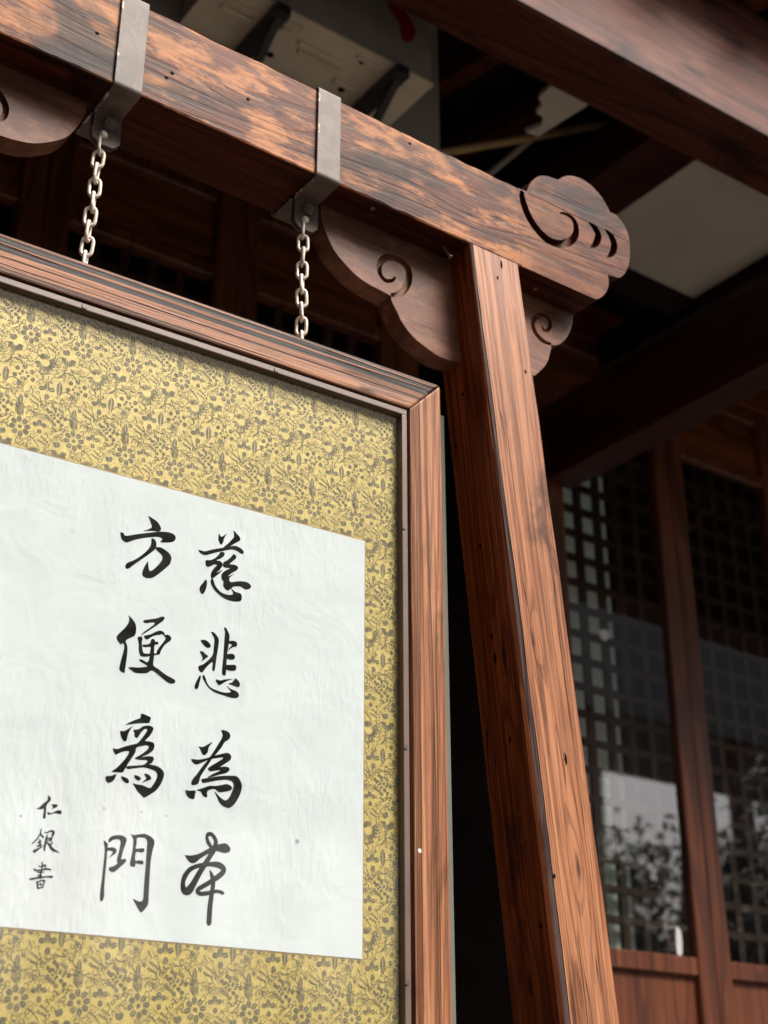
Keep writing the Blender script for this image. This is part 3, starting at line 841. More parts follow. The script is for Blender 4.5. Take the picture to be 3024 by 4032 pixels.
# old nail and worm holes: small ragged dark pits
def pit(p, nrm, rx, rz, seed):
    rnd = random.Random(seed)
    nrm = Vector(nrm).normalized(); up = Vector((-0.102, 0, 1)).normalized(); sd = up.cross(nrm).normalized()
    ring = []
    for q in range(10):
        a = 2 * math.pi * q / 10; w = rnd.uniform(0.7, 1.15)
        ring.append(sd * (rx * w * math.cos(a)) + up * (rz * w * math.sin(a)))
    vs = [v + nrm * 0.0005 for v in ring] + [v * 0.6 - nrm * 0.001 for v in ring]
    fs = [(q, (q + 1) % 10, 10 + (q + 1) % 10, 10 + q) for q in range(10)] + [tuple(range(10, 20)), tuple(range(9, -1, -1))]
    mobj('nail_hole', mesh('nail_hole', vs, fs), M['hole'], stand, p)
for q, p in enumerate(((1.2943, 1.5589, 2.6457), (1.3023, 1.5898, 2.5667), (1.3211, 1.5593, 2.3827), (1.3526, 1.5415, 2.0742), (1.3395, 1.5534, 2.2020), (1.3361, 1.5564, 2.2356), (1.3798, 1.5232, 1.8071))):
    pit(p, (-1, 0, -0.102), 0.0030, 0.0042 if q != 4 else 0.010, q)
for q, p in enumerate(((1.3357, 1.4985, 2.8821), (1.3262, 1.4985, 2.8522), (1.3787, 1.4985, 2.6889), (1.3870, 1.4985, 1.8724), (1.4216, 1.4985, 2.0458))):
    pit(p, (0, -1, 0), 0.0022, (0.008, 0.004, 0.004, 0.004, 0.010)[q], 20 + q)
for q, p in enumerate(((0.5845, 1.5, 2.9738), (0.7060, 1.5, 2.9649), (0.6977, 1.5, 2.9518), (0.8354, 1.5, 2.9816), (1.1449, 1.5, 3.0469))):
    pit(p, (0, -1, 0), 0.0034, 0.0028, 40 + q)

# ---------------------------------------------------------------- steel straps round the beam
def ribbon(name, path, th, x0, x1):
    """A bent strip: path in y/z, thickness th to the left of the path."""
    n = len(path); L = []
    for i, (y, z) in enumerate(path):
        a = path[max(0, i - 1)]; b = path[min(n - 1, i + 1)]
        dy, dz = b[0] - a[0], b[1] - a[1]; l = math.hypot(dy, dz)
        L.append((y - dz / l * th, z + dy / l * th))
    rings = []
    for i in range(n):
        y, z = path[i]; y2, z2 = L[i]
        e = 0.0007
        rings.append([(x0, y, z), (x1, y, z), (x1, y2 * 1 + 0, z2), (x0, y2, z2)])
    me = loft(name, rings)
    bm = bmesh.new(); bm.from_mesh(me)
    ed = [e_ for e_ in bm.edges if len(e_.link_faces) == 2 and e_.calc_face_angle(0) > 1.0]
    bmesh.ops.bevel(bm, geom=ed, offset=0.0007, segments=1, affect='EDGES')
    return bm_mesh(name, bm)

def corner(cy, cz, r, a0, a1, k=5):
    return [(cy + r * math.cos(R(a0 + (a1 - a0) * i / k)), cz + r * math.sin(R(a0 + (a1 - a0) * i / k))) for i in range(k + 1)]

TABY = 1.563
def strap(xc, label):
    e = empty('beam_strap', (xc, TABY, BZ1 + 0.004))
    tag(e, label, 'strap', 'steel straps on the beam')
    w = 0.0218
    def loc(path): return [(y - TABY, z - BZ0) for y, z in path]
    g = 0.0012
    # front half: along the top, down the front, back under the beam to the middle
    fp = [(TABY - 0.001, BZ1 + g)] + [(BF + 0.02, BZ1 + g)] + corner(BF + 0.003, BZ1 - 0.003, 0.003 + g, 90, 180) + [(BF - g, 3.02), (BF - g, 2.95)] + \
         corner(BF + 0.004, BZ0 + 0.004, 0.004 + g, 180, 270) + [(BF + 0.03, BZ0 - g), (TABY - 0.012, BZ0 - g)] + corner(TABY - 0.008, BZ0 - g - 0.005, 0.005, 90, 0, 4) + [(TABY - 0.003, BZ0 - 0.012)]
    me = ribbon('front_band', loc(fp), -0.0035, -w, w)
    mobj('front_band', me, M['strap'], e, (xc, TABY, BZ0))
    bp_ = [(2 * TABY - y, z) for y, z in fp]
    bp_ = [(min(y, BBK + g) if False else y, z) for y, z in bp_]
    me = ribbon('back_band', loc(bp_), 0.0035, -w, w)
    mobj('back_band', me, M['strap'], e, (xc, TABY + 0.0005, BZ0))
    # the two tabs, clipped corners
    zt, zb = BZ0 - 0.010, 2.836
    c = 0.010
    out = [(-w, zt), (w, zt), (w, zb + c), (w - c, zb), (-w + c, zb), (-w, zb + c)]
    out = [(x, z - BZ0) for x, z in out]
    mobj('tab', extrude_xz('tab', out, -0.0068, -0.0031, 0.0006), M['strap'], e, (xc, TABY, BZ0))
    mobj('tab', extrude_xz('tab', out, 0.0002, 0.0038, 0.0006), M['strap'], e, (xc, TABY + 0.001, BZ0))
    # bolt: washer, hexagon nut and thread end
    zb_ = 2.8725
    hexa = [(0.0092 * math.cos(R(60 * i + 12)), 0.0092 * math.sin(R(60 * i + 12))) for i in range(6)]
    bo = mobj('bolt', extrude_xz('bolt', hexa, -0.0155, -0.0085, 0.0007), M['bolt'], e, (xc + 0.001, TABY, zb_))
    mobj('washer', tube_mesh('washer', [(0, -0.0086, 0), (0, -0.0069, 0)], 0.0105, 16), M['strap'], bo, (xc + 0.001, TABY, zb_))
    mobj('thread', tube_mesh('thread', [(0, -0.0190, 0), (0, -0.0140, 0)], 0.0042, 12), M['nail'], bo, (xc + 0.001, TABY, zb_))
    return e
strap(0.6375, 'grey brown steel strap with chipped edge near the beam left, holding one chain')
strap(0.9818, 'grey brown steel strap on the beam just left of the carved bracket')

# ---------------------------------------------------------------- chains
def link_mesh():
    P_, Wd, r = 0.0253, 0.0150, 0.0027       # inner pitch, centre width, wire radius
    a = P_ / 2 + r - Wd / 2
    pts = []
    for i in range(9): pts.append((Wd / 2 * math.cos(math.pi * i / 8), 0, a + Wd / 2 * math.sin(math.pi * i / 8)))
    for i in range(9): pts.append((Wd / 2 * math.cos(math.pi + math.pi * i / 8), 0, -a + Wd / 2 * math.sin(math.pi + math.pi * i / 8)))
    me = tube_mesh('link', pts, r, 9, True)
    me.materials.append(M['galv'])
    return me
LK = link_mesh()
for p_ in LK.polygons: p_.use_smooth = True
def chain(xa, za, xb, zb, label, seed):
    rnd = random.Random(seed)
    y = TABY - 0.0015
    e = empty('hanging_chain', (xb, y, zb))
    tag(e, label, 'chain', 'chains that carry the frame')
    n = 9
    st = 0.0253
    for i in range(n):
        t = (i + 0.5) * st / (za - zb)
        x = xa + (xb - xa) * t; z = za - (i + 0.5) * st + 0.0
        rz = (58 if i % 2 == 0 else -32) + rnd.uniform(-9, 9)
        mobj('link', LK, None, e, (x + rnd.uniform(-.0008, .0008), y, z), (R(rnd.uniform(-3, 3)), math.atan2(xa - xb, za - zb) + R(rnd.uniform(-3, 3)), R(rz)))
    # rivet head where the chain meets the strap
    mobj('rivet', tube_mesh('rivet', [(0, -0.012, 0), (0, -0.0095, 0), (0, -0.0069, 0)], [0.004, 0.0062, 0.0066], 12), M['galv'], e, (xa, TABY, za + 0.003))
    ring = [(0.0085 * math.cos(2 * math.pi * k / 16), 0, 0.0085 * math.sin(2 * math.pi * k / 16)) for k in range(16)]
    mobj('screw_eye', tube_mesh('screw_eye', ring, 0.0028, 8, True), M['galv'], e, (xb, y, zb - 0.004), (0, 0, R(10)))
    return e
chain(0.6322, 2.8490, 0.6262, 2.6255, 'galvanised link chain hanging from the left strap to the frame top', 3)
chain(0.9790, 2.8505, 0.9823, 2.6255, 'galvanised link chain hanging from the right strap beside the carved bracket', 5)

# ---------------------------------------------------------------- the framed calligraphy (built in its own plane: x along, y into, z up)
UL, UR, VB, VT = -0.655, 0.1752, 1.44, 2.626
RW, RD = 0.0595, 0.040
pic = empty('framed_calligraphy', (1.05, 1.537, 0.0), R(-1.94))
tag(pic, 'wooden framed white calligraphy sheet mounted on gold brocade, hanging on chains', 'framed picture')
def rail(name, quad, mat, bev=0.0035):
    c = (sum(p[0] for p in quad) / 4, 0.0, sum(p[1] for p in quad) / 4)
    me = extrude_xz(name, [(x - c[0], z - c[2]) for x, z in quad], 0.0, RD, 0.0)
    bm = bmesh.new(); bm.from_mesh(me)
    bmesh.ops.bevel(bm, geom=bm.edges[:], offset=bev, segments=2, affect='EDGES', profile=0.6)
    me = bm_mesh(name, bm)
    return mobj(name, me, M[mat], pic, c, local=True)
rail('frame_rail', [(UL, VT), (UL + RW, VT - RW), (UR - RW - 0.0003, VT - RW), (UR - 0.0003, VT)], 'rail_x')
rail('frame_rail', [(UR, VT - 0.0003), (UR - RW, VT - RW - 0.0003), (UR - RW, VB + RW), (UR, VB)], 'rail_z')
rail('frame_rail', [(UL, VB), (UR - 0.0003, VB - 0.0003), (UR - RW - 0.0003, VB + RW - 0.0003), (UL + RW, VB + RW - 0.0003)], 'rail_x')
rail('frame_rail', [(UL, VT - 0.0003), (UL, VB + 0.0003), (UL + RW - 0.0003, VB + RW), (UL + RW - 0.0003, VT - RW - 0.0003)], 'rail_z')
# dark joint and the metal liner inside the rails
i0, i1, j0, j1 = UL + RW, UR - RW, VB + RW, VT - RW
def lbox(name, a, b, mat, bev=0.0, parent=None):
    return box(name, a, b, M[mat], parent or pic, bev, True)
lbox('joint', (i0, 0.010, j1 - 0.0025), (i1, 0.03, j1 - 0.0002), 'gap'); lbox('joint', (i1 - 0.0025, 0.010, j0), (i1 - 0.0002, 0.03, j1 - 0.0027), 'gap')
lbox('joint', (i0 + 0.0002, 0.010, j0), (i0 + 0.0025, 0.03, j1 - 0.0027), 'gap')
LW = 0.0095
lbox('liner', (i0 + 0.003, 0.0035, j1 - 0.003 - LW), (i1 - 0.003, 0.0178, j1 - 0.003), 'liner', 0.0012)
lr = lbox('liner', (i1 - 0.003 - LW, 0.0037, j0 + 0.003), (i1 - 0.003, 0.0178, j1 - 0.0032 - LW), 'liner', 0.0012)
lbox('liner', (i0 + 0.003, 0.0037, j0 + 0.003), (i0 + 0.003 + LW, 0.0178, j1 - 0.0032 - LW), 'liner', 0.0012)
lbox('liner', (i0 + 0.003 + LW, 0.0035, j0 + 0.003), (i1 - 0.003 - LW, 0.0178, j0 + 0.003 + LW), 'liner', 0.0012)
for u, v in ((i1 - 0.003 - LW / 2 - 0.002, 2.3635), (i1 - 0.003 - LW / 2 - 0.002, 1.718), (i1 - 0.003 - LW / 2 - 0.002, 2.03)):
    sc0 = mobj('screw', tube_mesh('screw', [(0, 0, 0), (0, -0.0012, 0)], [0.0042, 0.0036], 14), M['strap_screw'], pic, (u, 0.0036, v), local=True)
for u in (-0.42, -0.12):
    mobj('screw', tube_mesh('screw', [(0, 0, 0), (0, -0.0010, 0)], [0.0042, 0.0036], 14), M['liner'], pic, (u, 0.0034, j1 - 0.003 - LW / 2), local=True)
lbox('backing_board', (UL - 0.02, RD + 0.0005, 1.50), (0.2115, RD + 0.010, 2.60), 'board')
mobj('filler_plug', tube_mesh('filler_plug', [(0, 0, 0), (0, -0.0008, 0)], [0.0034, 0.0026], 9), M['scrap'], pic, (0.1255, 0.0002, 1.8883), local=True)
PANEY = 0.0120
# brocade ground
br = lbox('brocade', (i0, 0.018, j0), (i1, 0.024, j1), 'gold')
bc = ((i0 + i1) / 2, 0.021, (j0 + j1) / 2)

# woven flowers and tendrils of one repeat, in millimetres
MOTIFS = [('big', -0.3, -0.1, 13.3), ('tri', 25.4, 7.0, 9.7), ('fan', -18.9, -21.4, 13.3), ('leaf', 31.8, -11.5, 7.8), ('mum', 23.1, -35.7, 14.8), ('clu', -30.2, 30.0, 13.3), ('palm', -3.4, 24.1, 8.6),
          ('lleaf', -26.9, -69.9, 11.7), ('six', -2.7, -63.8, 15.6), ('tri', 30.0, -78.0, 11.2), ('clu', -26.4, -111.5, 14.1), ('leaf', 15.5, -95.5, 8.6), ('lleaf', -3.5, -101.3, 9.4), ('palm', -1.9, -118.4, 7.0),
          ('dot', 3.5, -92.7, 3.4), ('bud', -44.2, -54.4, 6.2), ('bud', 22.7, -57.3, 5.5)]
VINES = '''15.3 -9.9 23.7 -17.2 28.2 -23.2|-5.4 28.5 -11.6 28.9 -14.9 31.1 -13.0 35.2 -9.8 34.1|14.4 16.7 17.0 22.7 11.9 26.9 6.7 24.3 8.5 21.5|-35.5 -36.9 -35.6 -28.7 -31.0 -22.2 -24.7 -25.0 -22.2 -34.1 -23.9 -47.8 -29.5 -52.1|-29.4 -52.9 -19.8 -43.2 -10.7 -43.5 -5.5 -50.0 -3.4 -55.9|-35.8 -63.1 -39.6 -62.7 -38.7 -56.7 -35.2 -54.8|-11.4 -97.3 -9.4 -87.1 -1.3 -78.0 1.2 -72.4|-10.7 -97.1 -3.1 -106.0 4.7 -109.2 9.7 -105.3|-25.4 -77.5 -20.0 -71.8 -12.5 -71.8 -9.2 -74.0|-3.6 -77.1 -6.2 -74.4 -10.2 -79.2 -7.0 -81.7|20.9 -87.3 24.7 -95.9 29.8 -101.1 32.0 -95.3 28.3 -93.5|17.2 -112.7 22.7 -115.0 23.6 -108.3 18.9 -107.0|14.5 -51.7 22.0 -57.6 21.7 -62.9 17.3 -65.3|36.7 -22.9 35.8 -29.9 39.3 -34.1 46.7 -29.7|10.2 -21.7 12.7 -29.2 7.2 -39.3 -0.2 -41.7|-1.3 -13.9 -3.7 -21.3 1.1 -23.0 5.2 -18.3|-14.6 -34.9 -8.1 -39.3 1.0 -38.0|34.6 1.6 38.2 -3.9 35.4 -8.2|-29.7 9.9 -24.8 6.6 -19.2 11.9 -21.1 16.2|10.7 39.3 18.7 38.7 20.8 32.6 16.4 29.3|-33.2 -88.1 -27.0 -90.9 -18.2 -89.8 -14.6 -95.1|-20.4 -82.4 -24.4 -86.9 -21.8 -90.9|7.7 -76.8 11.3 -82.2 10.5 -90.5|36.4 -89.1 39.9 -94.5 37.4 -100.1|-13.1 12.3 -17.1 5.9 -21.3 2.7 -23.8 -3.1'''
polys = []
rp = random.Random(4)
def petal(x, y, ang, ln, w, tip=0.35):
    """Teardrop that starts narrow at x, y and swells outwards."""
    ca, sa = math.cos(ang), math.sin(ang)
    prof = [(0.0, 0.0), (0.3, 0.55), (0.62, 1.0), (0.85, 0.85), (1.0, tip)]
    pr = [(t * ln, s * w * 0.47) for t, s in prof]
    if ln > 4.5 and w > 2.4:                                        # two halves with a gold vein between
        g = 0.6
        for s_ in (1, -1):
            pts = [(t, s_ * max(s, g)) for t, s in pr[1:]] + [(pr[-1][0] * 0.97, s_ * g * 0.5), (pr[0][0] + 0.25 * ln, s_ * g * 0.5)]
            polys.append([(x + a * ca - b * sa, y + a * sa + b * ca) for a, b in pts])
        return
    pts = pr + [(t, -s) for t, s in pr[:0:-1]]
    polys.append([(x + a * ca - b * sa, y + a * sa + b * ca) for a, b in pts])
def vine(pts, w0=1.2, w1=0.7):
    p = spline([(*q, w0 + (w1 - w0) * i / (len(pts) - 1)) for i, q in enumerate(pts)], False, 4)
    L, Q = stroke_quads(p)
    for i in range(len(L) - 1): polys.append([L[i], L[i + 1], Q[i + 1], Q[i]])
def flower(k, x, y, r):
    if k == 'big':
        for i in range(8): petal(x + 0.22 * r * math.cos(R(45 * i + 10)), y + 0.22 * r * math.sin(R(45 * i + 10)), R(45 * i + 10), r * 0.8, r * 0.52)
        for i in range(5): petal(x, y, R(72 * i + 30), r * 0.22, r * 0.14)
    elif k == 'six':
        for i in range(6): petal(x + 0.45 * r * math.cos(R(52 * i - 15)), y + 0.45 * r * math.sin(R(52 * i - 15)), R(52 * i - 15), r * 0.5, r * 0.42, 0.6)
        for i in range(6): petal(x + 0.12 * r * math.cos(R(60 * i)), y + 0.12 * r * math.sin(R(60 * i)), R(60 * i), r * 0.34, r * 0.24)
        vine([(x, y - 0.1 * r), (x + 0.05 * r, y - 0.6 * r), (x - 0.1 * r, y - r)])
    elif k == 'tri':
        for a in (95, 30, 160, 275): petal(x + 0.1 * r * math.cos(R(a)), y + 0.1 * r * math.sin(R(a)), R(a), r * 0.9, r * 0.62)
        for a in (62, 128): petal(x, y, R(a), r * 0.7, r * 0.18)
    elif k == 'fan':
        petal(x - 0.1 * r, y + 0.2 * r, R(110), r * 0.75, r * 0.8, 0.7)
        for i in range(7): petal(x, y, R(190 + 27 * i), r * (0.8 + 0.1 * (i % 2)), r * 0.32)
    elif k == 'mum':
        for i in range(9): petal(x + 0.2 * r * math.cos(R(200 + 24 * i)), y + 0.2 * r * math.sin(R(200 + 24 * i)), R(200 + 24 * i), r * 0.78, r * 0.27)
        for i in range(5): petal(x, y + 0.1 * r, R(60 + 22 * i), r * 0.75, r * 0.2)
    elif k == 'clu':
        for i in range(7): petal(x + 0.5 * r * math.cos(R(51 * i)), y + 0.5 * r * math.sin(R(51 * i)), R(51 * i + 8), r * 0.46, r * 0.38, 0.6)
        for i in range(5): petal(x + 0.15 * r * math.cos(R(72 * i)), y + 0.15 * r * math.sin(R(72 * i)), R(72 * i), r * 0.32, r * 0.27, 0.6)
    elif k == 'leaf':
        ca, sa = math.cos(R(-28)), math.sin(R(-28))
        for i in range(4):
            for s in (-1, 1):
                a = -0.75 * r + 0.42 * r * i
                petal(x + a * ca - s * 0.07 * r * sa, y + a * sa + s * 0.07 * r * ca, R(-28 + s * 58), r * (0.62 - 0.05 * i), r * 0.36, 0.15)
        petal(x + 0.75 * r * ca, y + 0.75 * r * sa, R(-28), r * 0.6, r * 0.3, 0.1)
    elif k == 'lleaf':
        for s in (-1, 1):
            polys.append([(x + s * 0.04 * r, y + r), (x + s * 0.3 * r, y + 0.5 * r), (x + s * 0.34 * r, y), (x + s * 0.25 * r, y - 0.5 * r), (x + s * 0.05 * r, y - r)])
    elif k == 'palm':
        for i in range(5):
            for s in (-1, 1): petal(x + s * 0.06 * r, y - 0.7 * r + 0.35 * r * i, R(90 - s * 52), r * 0.75, r * 0.17)
        vine([(x, y - 0.9 * r), (x, y + 0.9 * r)], 0.9, 0.6)
    elif k == 'dot':
        for i in range(5): petal(x, y, R(72 * i), r, r * 0.55)
    elif k == 'bud':
        for a in (60, 100, 140): petal(x, y, R(a), r, r * 0.42)
        vine([(x, y), (x + 0.2 * r, y - 0.6 * r), (x - 0.1 * r, y - 1.1 * r)])
for k_, x_, y_, r_ in MOTIFS: flower(k_, x_, y_, r_ * 1.05)
for s in VINES.split('|'): vine(pairs(s, 1.0))
occ = [(m_[1], m_[2], m_[3] * 1.1) for m_ in MOTIFS]
for i in range(1600):     # curled tips, leaflets and berries that fill the ground
    x_, y_ = rp.uniform(-36.7, 36.7), rp.uniform(-99, 39)
    rr = rp.choice((4.4, 3.6, 3.0, 2.0, 1.5, 1.2))
    if any(math.hypot((x_ - a_ + 36.75) % 73.5 - 36.75, (y_ - b_ + 69.25) % 138.5 - 69.25) < c_ * 0.92 + rr * 0.7 for a_, b_, c_ in occ): continue
    occ.append((x_, y_, rr))
    a0, s_ = rp.uniform(0, 6.28), rp.choice((-1, 1))
    if rr > 2.8:
        vine([(x_ + rr * (1 - 0.085 * j) * math.cos(a0 + s_ * j * 0.66), y_ + rr * (1 - 0.085 * j) * math.sin(a0 + s_ * j * 0.66)) for j in range(9)], 1.1, 0.7)
        petal(x_ + rr * math.cos(a0), y_ + rr * math.sin(a0), a0 + 1.2 * s_ + 3.1, rr * 1.0, rr * 0.42, 0.1)
    else:
        for q_ in (0.0, 1.9, -1.9): petal(x_, y_, a0 + q_, rr * 1.4, rr * 0.6, 0.2)
TU, TV = 73.5, 138.5
PU0, PU1, PV0, PV1 = -0.530, 0.0452, 1.7442, 2.331          # the paper sheet
verts, faces = [], []
for iu in range(-4, 9):
    for iv in range(-2, 8):
        du, dv = -0.41 + iu * TU * 1e-3 - 0.0735 * 0, 2.501 - iv * TV * 1e-3
        for p in polys:
            q = [(du + x * 1e-3, dv + y * 1e-3) for x, y in p]
            if any(u < i0 + 0.002 or u > i1 - 0.002 or v < j0 + 0.002 or v > j1 - 0.002 for u, v in q): continue
            if all(PU0 + 0.01 < u < PU1 - 0.01 and PV0 + 0.01 < v < PV1 - 0.01 for u, v in q): continue
            b_ = len(verts)
            yy = 0.01778 - 0.00010 * ((b_ * 7) % 3)
            verts += [(u - bc[0], yy - bc[1], v - bc[2]) for u, v in q]
            faces.append(tuple(range(b_, len(verts))))
pat = mobj('woven_pattern', mesh('woven_pattern', verts, faces), M['thread'], br, (0, 0, 0), local=True)
tag(pat, kind='stuff')

